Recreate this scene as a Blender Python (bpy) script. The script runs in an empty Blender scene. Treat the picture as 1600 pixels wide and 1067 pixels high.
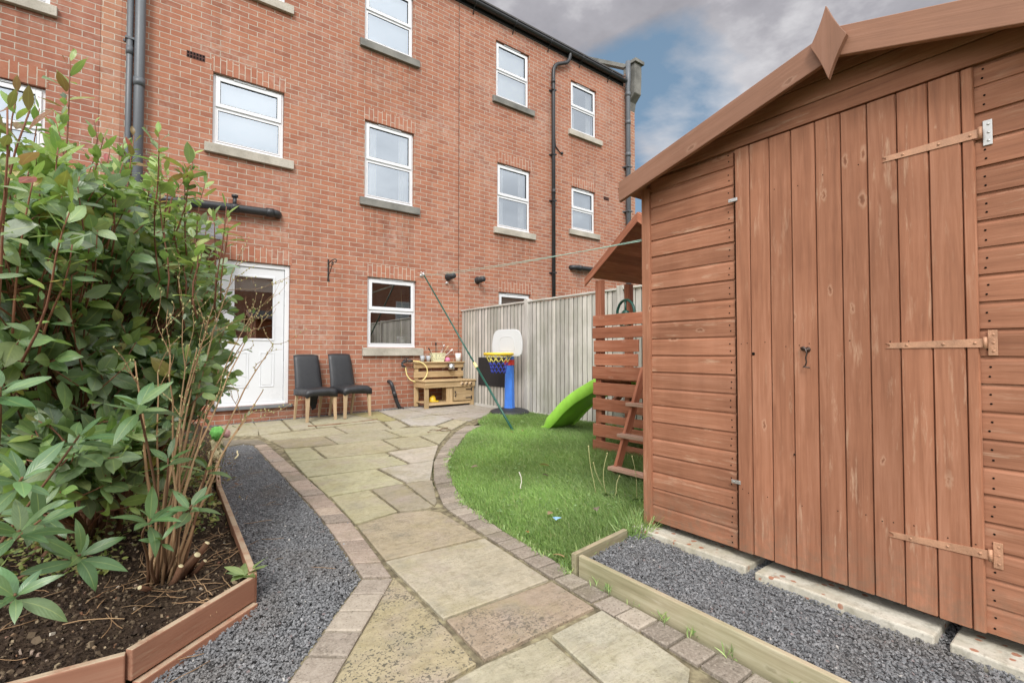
import bpy, math, random
import numpy as np
from mathutils import Vector, Matrix, noise as mnoise
R = math.radians
random.seed(7); rng = np.random.default_rng(7)
scn = bpy.context.scene
COL = scn.collection

# ------------------------------------------------------------------ ground level
def gz(x, y): return .045 + .02*x + .006*y

# ------------------------------------------------------------------ object helpers
ORG = {}
def tag(o, label=None, cat=None, group=None, kind=None):
    if label: o['label'] = label
    if cat: o['category'] = cat
    if group: o['group'] = group
    if kind: o['kind'] = kind
    return o
def thing(name, label, cat, loc=(0, 0, 0), group=None):
    o = bpy.data.objects.new(name, None); COL.objects.link(o)
    o.location = loc; o.empty_display_size = .1
    ORG[o] = Vector(loc)
    return tag(o, label, cat, group)
def copy_tree(o, parent=None):
    c = o.copy(); COL.objects.link(c)
    if parent is not None: c.parent = parent
    for ch in list(o.children): copy_tree(ch, c)
    return c

class MB:
    """collects geometry for ONE mesh object"""
    def __init__(s): s.v = []; s.f = []; s.mi = []; s.sm = []; s.gc = []; s.tint = []; s.col = []
    def add(s, vs, fs, gc=None, tint=None, mi=0, smooth=False, col=(1, 1, 1)):
        b = len(s.v); t = random.random() if tint is None else tint
        s.v.extend([tuple(p) for p in vs]); s.f.extend([tuple(i+b for i in f) for f in fs])
        s.mi.extend([mi]*len(fs)); s.sm.extend([smooth]*len(fs))
        s.gc.extend([tuple(p) for p in (gc if gc is not None else vs)])
        s.tint.extend([t]*len(vs)); s.col.extend([tuple(col)]*len(vs))
    def obox(s, c, ax, dims, grain=0, mi=0, tint=None, col=(1, 1, 1), rand=True):
        """oriented box: centre, 3 unit axes, dims; grain = index of the axis the fibres run along"""
        c = Vector(c); ax = [Vector(a) for a in ax]; h = [d/2 for d in dims]
        vs = []; gc = []; off = (random.uniform(-50, 50), random.uniform(-50, 50), random.uniform(-50, 50)) if rand else (0, 0, 0)
        o = [grain, (grain+1) % 3, (grain+2) % 3]
        for k in (-1, 1):
            for j in (-1, 1):
                for i in (-1, 1):
                    l = (i*h[0], j*h[1], k*h[2]); vs.append(c+ax[0]*l[0]+ax[1]*l[1]+ax[2]*l[2])
                    gc.append((l[o[0]]+off[0], l[o[1]]+off[1], l[o[2]]+off[2]))
        fs = [(0, 2, 3, 1), (4, 5, 7, 6), (0, 1, 5, 4), (2, 6, 7, 3), (0, 4, 6, 2), (1, 3, 7, 5)]
        s.add(vs, fs, gc, tint, mi, False, col)
    def box(s, lo, hi, grain=0, mi=0, tint=None, col=(1, 1, 1), rz=0, piv=None, rand=True):
        lo = Vector(lo); hi = Vector(hi); c = (lo+hi)/2; M = Matrix.Rotation(rz, 3, 'Z')
        if rz: p = Vector(piv) if piv is not None else c; c = p+M@(c-p)
        s.obox(c, [M@Vector(a) for a in ((1, 0, 0), (0, 1, 0), (0, 0, 1))], [hi[i]-lo[i] for i in range(3)], grain, mi, tint, col, rand)
    def beam(s, a, b, w, h, up=(0, 0, 1), mi=0, tint=None, col=(1, 1, 1)):
        a = Vector(a); b = Vector(b); d = b-a; L = d.length; d.normalize()
        sd = d.cross(Vector(up)).normalized(); u = sd.cross(d).normalized()
        s.obox((a+b)/2, (d, sd, u), (L, w, h), 0, mi, tint, col)
    def tube(s, pts, rad, n=8, mi=0, tint=None, col=(1, 1, 1), cap=True, closed=False):
        pts = [Vector(p) for p in pts]; m = len(pts)
        if not hasattr(rad, '__len__'): rad = [rad]*m
        vs = []; gc = []; acc = 0; prev = None; o = random.uniform(-30, 30)
        for i, p in enumerate(pts):
            if closed: d = pts[(i+1) % m]-pts[i-1]
            else: d = pts[min(i+1, m-1)]-pts[max(i-1, 0)]
            if d.length < 1e-9: d = Vector((0, 0, 1))
            d.normalize()
            if prev is None: a = d.orthogonal().normalized()
            else: a = (prev-d*prev.dot(d)); a = a.normalized() if a.length > 1e-6 else d.orthogonal().normalized()
            prev = a; b = d.cross(a)
            if i: acc += (p-pts[i-1]).length
            for k in range(n):
                t = 2*math.pi*k/n; vs.append(p+(a*math.cos(t)+b*math.sin(t))*rad[i]); gc.append((acc+o, t*rad[i], 0))
        fs = []
        for i in range(m if closed else m-1):
            for k in range(n):
                q = (i+1) % m; fs.append((i*n+k, i*n+(k+1) % n, q*n+(k+1) % n, q*n+k))
        if cap and not closed: fs += [tuple(range(n-1, -1, -1)), tuple(range((m-1)*n, m*n))]
        s.add(vs, fs, gc, tint, mi, True, col)
    def lathe(s, prof, c=(0, 0, 0), axis=(0, 0, 1), n=20, mi=0, tint=None, col=(1, 1, 1)):
        """prof: list of (radius, height)"""
        c = Vector(c); d = Vector(axis).normalized(); a = d.orthogonal().normalized(); b = d.cross(a); vs = []
        for r, h in prof:
            for k in range(n): t = 2*math.pi*k/n; vs.append(c+d*h+(a*math.cos(t)+b*math.sin(t))*r)
        fs = [(i*n+k, i*n+(k+1) % n, (i+1)*n+(k+1) % n, (i+1)*n+k) for i in range(len(prof)-1) for k in range(n)]
        s.add(vs, fs, None, tint, mi, True, col)
    def prism(s, poly, f0, f1, mi=0, tint=None, gc=None, col=(1, 1, 1), smooth=False):
        """poly: list of 2-tuples, f0/f1 map them to 3-D for the two ends"""
        n = len(poly); vs = [f0(*p) for p in poly]+[f1(*p) for p in poly]
        fs = [tuple(range(n-1, -1, -1)), tuple(range(n, 2*n))]+[(i, (i+1) % n, n+(i+1) % n, n+i) for i in range(n)]
        s.add(vs, fs, gc(vs) if gc else None, tint, mi, smooth, col)
    def build(s, name, mats, parent=None, bevel=0, autosmooth=False, fixn=False):
        me = bpy.data.meshes.new(name)
        o = ORG.get(parent, Vector((0, 0, 0))) if parent is not None else Vector((0, 0, 0))
        V = np.array(s.v, dtype=np.float32)-np.array(o, dtype=np.float32)
        me.from_pydata(V.tolist(), [], s.f)
        if not isinstance(mats, (list, tuple)): mats = [mats]
        for m in mats: me.materials.append(m)
        me.polygons.foreach_set('material_index', s.mi); me.polygons.foreach_set('use_smooth', s.sm)
        a = me.attributes.new('gc', 'FLOAT_VECTOR', 'POINT'); a.data.foreach_set('vector', np.array(s.gc, dtype=np.float32).ravel())
        a = me.attributes.new('tint', 'FLOAT', 'POINT'); a.data.foreach_set('value', np.array(s.tint, dtype=np.float32))
        a = me.attributes.new('col', 'FLOAT_VECTOR', 'POINT'); a.data.foreach_set('vector', np.array(s.col, dtype=np.float32).ravel())
        if fixn:
            import bmesh
            bm = bmesh.new(); bm.from_mesh(me); bmesh.ops.recalc_face_normals(bm, faces=bm.faces); bm.to_mesh(me); bm.free()
        me.update()
        ob = bpy.data.objects.new(name, me); COL.objects.link(ob)
        if parent is not None: ob.parent = parent; ORG[ob] = o
        if bevel:
            b = ob.modifiers.new('bevel', 'BEVEL'); b.width = bevel; b.segments = 2; b.limit_method = 'ANGLE'; b.angle_limit = R(40)
        return ob

def fast_mesh(name, V, F, mat, parent=None, tint=None, col=None, gc=None, smooth=True):
    """V (n,3), F (m,k) numpy arrays of equal-sided faces"""
    me = bpy.data.meshes.new(name); o = ORG.get(parent, Vector((0, 0, 0))) if parent is not None else Vector((0, 0, 0))
    V = (np.asarray(V, dtype=np.float32)-np.array(o, dtype=np.float32)); F = np.asarray(F, dtype=np.int32)
    me.vertices.add(len(V)); me.vertices.foreach_set('co', V.ravel())
    k = F.shape[1]; me.loops.add(F.size); me.loops.foreach_set('vertex_index', F.ravel())
    me.polygons.add(len(F)); me.polygons.foreach_set('loop_start', np.arange(0, F.size, k, dtype=np.int32))
    me.polygons.foreach_set('use_smooth', np.full(len(F), smooth))
    me.materials.append(mat)
    for nm, arr, ty, key in (('tint', tint, 'FLOAT', 'value'), ('col', col, 'FLOAT_VECTOR', 'vector'), ('gc', gc, 'FLOAT_VECTOR', 'vector')):
        if arr is not None:
            a = me.attributes.new(nm, ty, 'POINT'); a.data.foreach_set(key, np.asarray(arr, dtype=np.float32).ravel())
    me.update(calc_edges=True); me.validate()
    ob = bpy.data.objects.new(name, me); COL.objects.link(ob)
    if parent is not None: ob.parent = parent; ORG[ob] = o
    return ob

# ------------------------------------------------------------------ material helpers
class NT:
    def __init__(s, name):
        s.m = bpy.data.materials.new(name); s.m.use_nodes = True; s.t = s.m.node_tree; s.t.nodes.clear()
        s.out = s.n('ShaderNodeOutputMaterial')
    def n(s, ty, **k):
        nd = s.t.nodes.new(ty)
        for a, b in k.items(): setattr(nd, a, b)
        return nd
    def l(s, a, b): s.t.links.new(a, b)
    def set(s, sock, v):
        if hasattr(v, 'is_linked') or isinstance(v, bpy.types.NodeSocket): s.l(v, sock)
        else: sock.default_value = v
    def attr(s, name): return s.n('ShaderNodeAttribute', attribute_name=name)
    def math(s, op, a, b=0., clamp=False):
        nd = s.n('ShaderNodeMath', operation=op, use_clamp=clamp); s.set(nd.inputs[0], a); s.set(nd.inputs[1], b); return nd.outputs[0]
    def mix(s, f, a, b, mode='MIX'):
        nd = s.n('ShaderNodeMix', data_type='RGBA', blend_type=mode)
        s.set(nd.inputs[0], f); s.set(nd.inputs[6], c4(a)); s.set(nd.inputs[7], c4(b)); return nd.outputs[2]
    def ramp(s, f, stops, interp='LINEAR'):
        nd = s.n('ShaderNodeValToRGB'); cr = nd.color_ramp; cr.interpolation = interp
        while len(cr.elements) < len(stops): cr.elements.new(.5)
        for e, (p, c) in zip(cr.elements, stops):
            e.position = p; e.color = c4(c) if hasattr(c, '__len__') else (c, c, c, 1)
        s.set(nd.inputs[0], f); return nd.outputs[0]
    def noise(s, vec, scale, detail=4, rough=.55, dist=0.):
        nd = s.n('ShaderNodeTexNoise'); nd.inputs['Scale'].default_value = scale; nd.inputs['Detail'].default_value = detail
        nd.inputs['Roughness'].default_value = rough; nd.inputs['Distortion'].default_value = dist
        if vec is not None: s.l(vec, nd.inputs['Vector'])
        return nd.outputs['Fac']
    def voro(s, vec, scale, feature='F1', out='Distance', rnd=1.):
        nd = s.n('ShaderNodeTexVoronoi', feature=feature); nd.inputs['Scale'].default_value = scale; nd.inputs['Randomness'].default_value = rnd
        if vec is not None: s.l(vec, nd.inputs['Vector'])
        return nd.outputs[out]
    def mapv(s, vec, scale=(1, 1, 1), loc=(0, 0, 0)):
        nd = s.n('ShaderNodeMapping'); nd.inputs['Scale'].default_value = scale; nd.inputs['Location'].default_value = loc; s.l(vec, nd.inputs['Vector']); return nd.outputs[0]
    def obj(s): return s.n('ShaderNodeTexCoord').outputs['Object']
    def bump(s, h, strength=.3, dist=.01, normal=None):
        nd = s.n('ShaderNodeBump'); nd.inputs['Strength'].default_value = strength; nd.inputs['Distance'].default_value = dist
        s.l(h, nd.inputs['Height'])
        if normal is not None: s.l(normal, nd.inputs['Normal'])
        return nd.outputs[0]
    def bsdf(s, col, rough=.6, spec=.5, metal=0., normal=None, coat=0.):
        p = s.n('ShaderNodeBsdfPrincipled'); s.set(p.inputs['Base Color'], c4(col) if not isinstance(col, bpy.types.NodeSocket) else col)
        s.set(p.inputs['Roughness'], rough); p.inputs['Specular IOR Level'].default_value = spec; p.inputs['Metallic'].default_value = metal
        if coat: p.inputs['Coat Weight'].default_value = coat
        if normal is not None: s.l(normal, p.inputs['Normal'])
        return p
    def fin(s, p): s.l(p.outputs[0] if hasattr(p, 'outputs') else p, s.out.inputs[0]); return s.m
def c4(c):
    if isinstance(c, bpy.types.NodeSocket): return c
    if not hasattr(c, '__len__'): return (c, c, c, 1)
    return (*c, 1) if len(c) == 3 else c

M = {}
def plain(name, col, rough=.5, spec=.5, metal=0., var=.12, scale=9, bump=0., coat=0.):
    t = NT(name); o = t.obj(); n = t.noise(o, scale, 5); n2 = t.noise(o, scale*9, 3)
    f = t.math('ADD', t.math('MULTIPLY', n, .7), t.math('MULTIPLY', n2, .3))
    c = t.mix(f, [x*(1-var*1.6) for x in col], [min(1, x*(1+var*1.3)) for x in col])
    nb = t.bump(n2, bump, .004) if bump else None
    M[name] = t.fin(t.bsdf(c, t.ramp(n, [(.3, rough*.8), (.7, min(1, rough*1.25))]), spec, metal, nb, coat)); return M[name]

def brick(name, ramp_stops, mortar, phase=0., pale=.0, seed=0.):
    t = NT(name); a = t.attr('gc').outputs['Vector']; v = t.mapv(a, (1, 1, 1), (seed, phase, 0))
    wob = t.n('ShaderNodeTexNoise'); wob.inputs['Scale'].default_value = 28; wob.inputs['Detail'].default_value = 2; t.l(a, wob.inputs['Vector'])
    w2 = t.n('ShaderNodeVectorMath', operation='SCALE'); w2.inputs['Scale'].default_value = .006; t.l(wob.outputs['Color'], w2.inputs[0])
    ad = t.n('ShaderNodeVectorMath', operation='ADD'); t.l(v, ad.inputs[0]); t.l(w2.outputs[0], ad.inputs[1]); v = ad.outputs[0]
    b = t.n('ShaderNodeTexBrick', offset=.5, squash=1.); t.l(v, b.inputs['Vector'])
    for k, x in (('Color1', (0, 0, 0, 1)), ('Color2', (1, 1, 1, 1)), ('Mortar', (.5, .5, .5, 1)), ('Scale', 1.), ('Mortar Size', .0052), ('Mortar Smooth', .25), ('Bias', 0.), ('Brick Width', .225), ('Row Height', .075)):
        b.inputs[k].default_value = x
    base = t.mix(.10, t.ramp(b.outputs['Color'], ramp_stops), (.45, .30, .21))
    n1 = t.noise(a, 55, 4); n2 = t.noise(a, 1.1, 5, .6); n3 = t.noise(a, 7, 4)
    base = t.mix(t.ramp(n1, [(.35, 0), (.7, .35)]), base, (.27, .095, .06), 'MIX')
    base = t.mix(t.ramp(n3, [(.45, 0), (.75, .4)]), base, (.54, .30, .21))
    bl = t.math('MULTIPLY', t.ramp(n2, [(.48, 0), (.68, 1)]), t.ramp(t.noise(a, 16, 4), [(.4, 0), (.65, 1)]))
    base = t.mix(t.math('MULTIPLY', bl, .42+pale), base, (.60, .48, .41))
    n4 = t.noise(t.mapv(a, (1, .25, 1)), .55, 4)
    base = t.mix(t.ramp(n4, [(.35, 0), (.75, .30)]), base, [x*.6 for x in (.36, .14, .10)])
    mo = t.mix(t.noise(a, 30, 4), [x*.72 for x in mortar], [min(1, x*1.2) for x in mortar])
    c = t.mix(b.outputs['Fac'], base, mo)
    strk = t.noise(t.mapv(a, (2.2, .16, 1)), 1.6, 5, .6); c = t.mix(t.ramp(strk, [(.50, 0), (.75, .38)]), c, t.mix(1., c, (.55, .52, .50), 'MULTIPLY'))
    sx3 = t.n('ShaderNodeSeparateXYZ'); t.l(a, sx3.inputs[0]); cs = t.n('ShaderNodeSeparateXYZ'); t.l(t.attr('col').outputs['Vector'], cs.inputs[0])
    run = t.math('MULTIPLY', t.math('SUBTRACT', 1., cs.outputs[0]), t.ramp(t.noise(t.mapv(a, (9, .5, 1)), 1.5, 5, .6), [(.38, 0), (.62, 1)])); c = t.mix(t.math('MULTIPLY', run, .6), c, t.mix(1., c, (.50, .47, .43), 'MULTIPLY'))
    foot = t.math('MULTIPLY', t.ramp(sx3.outputs[1], [(.12, 1), (.75, 0)]), t.ramp(t.noise(a, 3.5, 5), [(.30, .15), (.65, 1)])); c = t.mix(t.math('MULTIPLY', foot, .42), c, t.mix(1., c, (.58, .50, .46), 'MULTIPLY'))
    h = t.math('ADD', t.math('MULTIPLY', t.math('SUBTRACT', 1., b.outputs['Fac']), 1.), t.math('MULTIPLY', n1, .35))
    M[name] = t.fin(t.bsdf(c, .88, .25, 0, t.bump(h, .75, .006))); return M[name]
BR = [(0, (.30, .112, .070)), (.25, (.375, .140, .082)), (.55, (.425, .165, .094)), (.8, (.46, .195, .115)), (1, (.36, .145, .098))]
brick('brick', BR, (.50, .435, .355), .035)
brick('brick_pale', [(p, (c[0]*1.08, c[1]*1.3, c[2]*1.35)) for p, c in BR], (.54, .47, .385), .035, .25, .11)
brick('brick_deep', [(p, (c[0]*.86, c[1]*.82, c[2]*.88)) for p, c in BR], (.49, .425, .355), .035, 0, .07)
brick('brick_soldier', [(0, (.33, .115, .070)), (.5, (.42, .158, .092)), (1, (.46, .185, .11))], (.57, .50, .41), 0., 0, .03)

def wood(name, dark, mid, light, knot=1., wear=0., wearcol=(.6, .45, .36), rough=.6, spec=.35, green=0., gscale=1., bump=.35, tones=(.76, 1.18)):
    t = NT(name); g = t.attr('gc').outputs['Vector']; ti = t.attr('tint').outputs['Fac']
    st = t.mapv(g, (1.6*gscale, 26*gscale, 26*gscale))
    n1 = t.noise(st, 1.6, 6, .6, .6); n2 = t.noise(t.mapv(g, (4, 120, 120)), 1.2, 4)
    n0 = t.noise(t.mapv(g, (.9, 5, 5)), 1.5, 4)
    f = t.math('ADD', t.math('MULTIPLY', n1, .55), t.math('ADD', t.math('MULTIPLY', n2, .2), t.math('MULTIPLY', n0, .25)))
    c = t.ramp(f, [(.33, dark), (.5, mid), (.66, light)])
    # board to board tone
    br = t.ramp(ti, [(0, tones[0]), (.5, 1.0), (1, tones[1])])
    blotch = t.noise(t.mapv(t.obj(), (1, 1, 1)), 3.1, 5, .6); br = t.mix(1., br, t.ramp(blotch, [(.3, .90), (.7, 1.09)]), 'MULTIPLY')
    c = t.mix(1., c, br, 'MULTIPLY')
    # knots: sparse rings stretched a little along the grain
    kw = t.n('ShaderNodeVectorMath', operation='ADD'); kn_ = t.n('ShaderNodeTexNoise'); kn_.inputs['Scale'].default_value = 60; t.l(g, kn_.inputs['Vector']); ks_ = t.n('ShaderNodeVectorMath', operation='SCALE'); ks_.inputs['Scale'].default_value = .016; t.l(kn_.outputs['Color'], ks_.inputs[0]); t.l(g, kw.inputs[0]); t.l(ks_.outputs[0], kw.inputs[1]); kv = t.mapv(kw.outputs[0], (5.2, 13., 13.)); kd = t.voro(kv, 1.0); kc = t.n('ShaderNodeSeparateColor'); t.l(t.voro(kv, 1.0, 'F1', 'Color'), kc.inputs[0]); ksel = t.ramp(kc.outputs[0], [(.52, 0), (.56, 1)])
    krad = t.math('MULTIPLY', kc.outputs[1], .5); kd = t.math('DIVIDE', kd, t.math('ADD', krad, .40))
    ring = t.math('MULTIPLY', t.math('SINE', t.math('MULTIPLY', kd, 95.)), .5)
    kmask = t.ramp(kd, [(.055, 1), (.13, 0)])
    c = t.mix(t.math('MULTIPLY', t.math('MULTIPLY', kmask, ksel), .6*knot), c, [x*.55 for x in dark])
    c = t.mix(t.math('MULTIPLY', t.math('MULTIPLY', t.ramp(kd, [(.10, 0), (.14, 1), (.24, 0)]), ksel), .34*knot), c, wearcol)
    if wear:
        wn = t.math('MULTIPLY', t.ramp(t.noise(t.mapv(g, (3, 22, 22)), 1.6, 5, .7), [(.56, 0), (.70, 1)]), t.ramp(t.noise(g, 2.2, 3), [(.4, 0), (.62, 1)]))
        c = t.mix(t.math('MULTIPLY', wn, wear), c, wearcol)
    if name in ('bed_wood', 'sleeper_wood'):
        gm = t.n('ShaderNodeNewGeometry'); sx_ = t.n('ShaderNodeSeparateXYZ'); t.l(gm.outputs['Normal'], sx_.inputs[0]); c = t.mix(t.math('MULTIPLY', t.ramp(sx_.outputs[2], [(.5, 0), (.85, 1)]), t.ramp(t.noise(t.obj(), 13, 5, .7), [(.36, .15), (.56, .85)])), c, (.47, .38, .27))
    if green:
        gn = t.ramp(t.noise(t.obj(), 2.4, 5), [(.4, 0), (.7, green)]); c = t.mix(gn, c, (.16, .19, .08))
    if name == 'shed_wood':
        so = t.n('ShaderNodeSeparateXYZ'); t.l(t.obj(), so.inputs[0]); mud = t.math('MULTIPLY', t.ramp(so.outputs[2], [(.04, 1), (.30, 0)]), t.ramp(t.noise(t.obj(), 26, 6, .7), [(.40, 0), (.62, 1)])); c = t.mix(t.math('MULTIPLY', mud, .55), c, (.19, .145, .10))
        wat = t.ramp(t.noise(t.mapv(t.obj(), (1, 3.2, .35)), 2.6, 5, .6), [(.48, 0), (.72, .5)]); c = t.mix(wat, c, t.mix(1., c, (.74, .70, .68), 'MULTIPLY'))
    hh = t.math('ADD', t.math('MULTIPLY', n1, .7), t.math('MULTIPLY', n2, .5))
    M[name] = t.fin(t.bsdf(c, t.ramp(n1, [(.3, rough*.85), (.7, min(1, rough*1.2))]), spec, 0, t.bump(hh, bump, .003))); return M[name]
wood('shed_wood', (.245, .102, .057), (.350, .154, .088), (.440, .212, .132), 1., .6, (.62, .42, .29), .72, .25, 0, 1.15, .6, (.86, 1.10))
wood('barge_wood', (.27, .130, .076), (.335, .165, .102), (.39, .205, .138), .8, .3, (.47, .31, .22), .6, .35)
wood('play_wood', (.22, .074, .038), (.34, .125, .068), (.44, .19, .115), .8, .35, (.55, .33, .24), .6, .35)
wood('fence_wood', (.43, .40, .365), (.60, .57, .53), (.72, .69, .65), .6, .3, (.60, .57, .52), .85, .15, .25, 1.3)
wood('kitchen_wood', (.37, .245, .12), (.52, .365, .195), (.64, .48, .29), .9, .2, (.68, .53, .34), .6, .35)
wood('sleeper_wood', (.24, .205, .130), (.37, .325, .215), (.50, .455, .33), .6, .4, (.58, .53, .42), .85, .15, .45)
wood('bed_wood', (.31, .140, .086), (.375, .178, .112), (.43, .23, .15), .3, .6, (.50, .36, .24), .65, .3, 0, .7)
wood('leg_wood', (.36, .24, .14), (.50, .36, .22), (.60, .46, .30), .3, 0, (.6, .5, .4), .5, .4)
wood('tread_wood', (.34, .19, .13), (.47, .29, .21), (.58, .41, .32), .6, .4, (.62, .48, .4), .7)
wood('fence_edge', (.13, .12, .105), (.21, .20, .18), (.30, .285, .26), .2, 0, (.6, .57, .52), .9, .1, .2, 1.3)
wood('brown_timber', (.09, .035, .02), (.15, .06, .035), (.2, .09, .055), .3)
wood('bark', (.075, .035, .022), (.17, .085, .050), (.30, .17, .105), .2, .3, (.40, .31, .22), .85, .2, .15, 1., .6)
wood('twig', (.20, .115, .062), (.34, .21, .115), (.48, .34, .20), .2, .3, (.50, .40, .26), .8, .2, 0, 1., .5)
wood('red_twig', (.14, .06, .04), (.23, .10, .06), (.30, .15, .09), .2, 0, (.4, .3, .2), .6, .3)

plain('upvc', (.76, .77, .79), .28, .5, 0, .03, 3)
plain('gasket', (.05, .05, .055), .6)
plain('door_white', (.72, .735, .76), .3, .5, 0, .03, 2)
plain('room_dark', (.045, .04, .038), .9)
plain('room_wall', (.30, .27, .24), .9)
plain('blind_white', (.80, .80, .78), .8, .2)
plain('pane_fill', (.62, .66, .70), .9, .1, 0, .1, 2)
plain('slate', (.10, .105, .115), .6, .4, 0, .3, 6, .4)
plain('roof_tile', (.09, .085, .085), .8, .3, 0, .3, 5, .4)
plain('pipe_grey', (.105, .115, .128), .42, .5, 0, .2, 3)
plain('pipe_black', (.028, .029, .032), .42, .5, 0, .35, 6)
plain('iron', (.05, .042, .038), .55, .5, .5, .4, 30)
plain('terracotta', (.085, .032, .024), .8)
plain('hole', (.008, .007, .007), 1., .1)
plain('galv', (.55, .54, .52), .42, .5, .8, .25, 40)
plain('hinge_paint', (.52, .28, .17), .5, .5, .15, .45, 28, .3)
plain('hook_metal', (.11, .085, .075), .4, .5, .85, .3, 40)
plain('leather', (.026, .027, .031), .40, .5, 0, .5, 13, .6)
plain('lining', (.02, .02, .02), .9)
plain('plastic_blue', (.055, .20, .72), .35, .5, 0, .22, 11)
plain('plastic_yellow', (.86, .53, .03), .4, .5, 0, .22, 11)
plain('plastic_red', (.62, .04, .03), .4, .5)
plain('plastic_white', (.60, .605, .62), .4, .5, 0, .04, 4)
plain('plastic_black', (.03, .032, .037), .5, .5, 0, .25, 8)
plain('plastic_green', (.36, .72, .09), .38, .5, 0, .22, 11)
plain('plastic_dkgreen', (.015, .075, .055), .4)
plain('net_blue', (.04, .06, .42), .7)
plain('net_yellow', (.75, .66, .16), .7)
plain('pole_green', (.008, .085, .062), .35, .5)
plain('cord', (.42, .62, .52), .6)
plain('hose', (.82, .70, .30), .4)
plain('cup_grey', (.42, .44, .47), .4)
plain('cup_white', (.78, .78, .76), .4)
plain('basket', (.80, .78, .52), .5)
plain('flower_pink', (.62, .36, .34), .6, .3, 0, .4, 60)
plain('pink', (.72, .25, .42), .5)
plain('steel', (.55, .55, .56), .25, .5, 1., .1)
plain('board_black', (.026, .024, .026), .75, .3, 0, .3, 12)
plain('felt', (.045, .045, .045), .95, .1, 0, .3, 30, .4)
plain('lead', (.17, .175, .185), .6, .4, 0, .3, 7, .3)
plain('litter', (.30, .55, .80), .4)
plain('pot_white', (.76, .77, .76), .4)
plain('lime', (.25, .70, .16), .6, .3, 0, .35, 60)
plain('cream', (.78, .68, .42), .6, .3, 0, .12, 30)
plain('leaf_brown', (.26, .12, .05), .75, .2, 0, .5, 40)
plain('stalk', (.50, .48, .22), .7)
plain('pale_chip', (.62, .58, .5), .85, .2)
plain('dirt', (.06, .05, .04), .95, .1, 0, .4, 3)

# stone (sills, copings)
def stone(name, c0, c1, dirt, rough=.9):
    t = NT(name); o = t.obj(); n = t.noise(o, 14, 6, .65); n2 = t.noise(o, 2.2, 4); n3 = t.noise(o, 70, 3)
    c = t.mix(n, c0, c1); c = t.mix(t.ramp(n2, [(.42, 0), (.68, .75)]), c, dirt); c = t.mix(t.ramp(n3, [(.55, 0), (.75, .5)]), c, [x*.6 for x in dirt])
    M[name] = t.fin(t.bsdf(c, rough, .2, 0, t.bump(t.math('ADD', n, n3), .4, .004))); return M[name]
stone('sill_stone', (.42, .38, .32), (.56, .52, .45), (.24, .22, .18))
stone('sill_dark', (.20, .195, .18), (.30, .29, .26), (.10, .098, .09))
stone('concrete', (.50, .47, .41), (.66, .63, .56), (.36, .33, .26))
# concrete with spilt wood stain on top
t = NT('concrete_splat'); o = t.obj(); n = t.noise(o, 12, 6, .65); n3 = t.noise(o, 90, 3)
c = t.mix(n, (.50, .465, .39), (.68, .645, .56)); c = t.mix(t.ramp(t.noise(o, 5, 5, .65), [(.42, 0), (.66, .75)]), c, (.36, .325, .23)); c = t.mix(t.ramp(t.noise(o, 28, 5, .7), [(.5, 0), (.66, .6)]), c, (.30, .28, .22))
vd = t.voro(o, 22); msk = t.math('MULTIPLY', t.ramp(t.math('ADD', vd, t.math('MULTIPLY', t.noise(o, 60, 3), .25)), [(.34, 1), (.39, 0)]), t.ramp(t.noise(o, 4.2, 2), [(.40, 0), (.47, 1)]))
c = t.mix(t.math('MULTIPLY', msk, .85), c, (.36, .13, .065)); c = t.mix(t.ramp(n3, [(.6, 0), (.75, .55)]), c, (.25, .23, .18))
M['concrete_splat'] = t.fin(t.bsdf(c, .9, .2, 0, t.bump(t.math('ADD', n, n3), .45, .004)))

# paving stone: colour comes from each slab
t = NT('paving'); a = t.attr('col').outputs['Vector']; ti = t.attr('tint').outputs['Fac']; o = t.obj()
n1 = t.noise(o, 3.2, 6, .65, .6); n2 = t.noise(o, 26, 6, .7); n3 = t.noise(t.mapv(o, (3, 10, 8)), 1.8, 6, .6, .8)
c = t.mix(t.ramp(n1, [(.3, 0), (.7, .6)]), a, t.mix(1., a, (.72, .70, .58), 'MULTIPLY')); c = t.mix(t.ramp(n3, [(.35, 0), (.7, .35)]), c, t.mix(1., a, (1.25, 1.2, 1.12), 'MULTIPLY'))
c = t.mix(t.ramp(n2, [(.48, 0), (.7, .6)]), c, t.mix(1., a, (.52, .50, .42), 'MULTIPLY')); c = t.mix(t.ramp(t.noise(o, 9, 5, .7), [(.5, 0), (.68, .45)]), c, t.mix(1., a, (1.25, 1.24, 1.2), 'MULTIPLY'))
moss = t.ramp(t.noise(o, 2.7, 6, .65), [(.50, 0), (.70, .55)]); c = t.mix(moss, c, (.33, .285, .13)); c = t.mix(t.ramp(t.noise(t.mapv(o, (1, 1, 1), (5, 2, 0)), 3.4, 6, .65), [(.52, 0), (.72, .5)]), c, (.42, .335, .285)); c = t.mix(t.ramp(t.noise(t.mapv(o, (1, 1, 1), (1, 7, 0)), 5.5, 6, .7), [(.52, 0), (.74, .55)]), c, (.24, .225, .165))
lsz = t.math('MULTIPLY', t.ramp(t.noise(o, 6, 4, .65), [(.34, 0), (.66, 1)]), .13); ln = t.math('MAXIMUM', t.noise(o, 58, 2.5, .6, .4), t.noise(t.mapv(o, (1, 1, 1), (3, 3, 0)), 105, 2, .5)); lm = t.ramp(t.math('ADD', ln, lsz), [(.665, 0), (.70, 1)])
lm = t.math('MULTIPLY', lm, t.math('MULTIPLY', t.ramp(t.noise(o, 2.6, 4), [(.38, 0), (.52, 1)]), ti))
c = t.mix(t.math('MULTIPLY', lm, .8), c, (.075, .072, .055)); c = t.mix(1., c, (.90, .915, .99), 'MULTIPLY')
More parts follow.
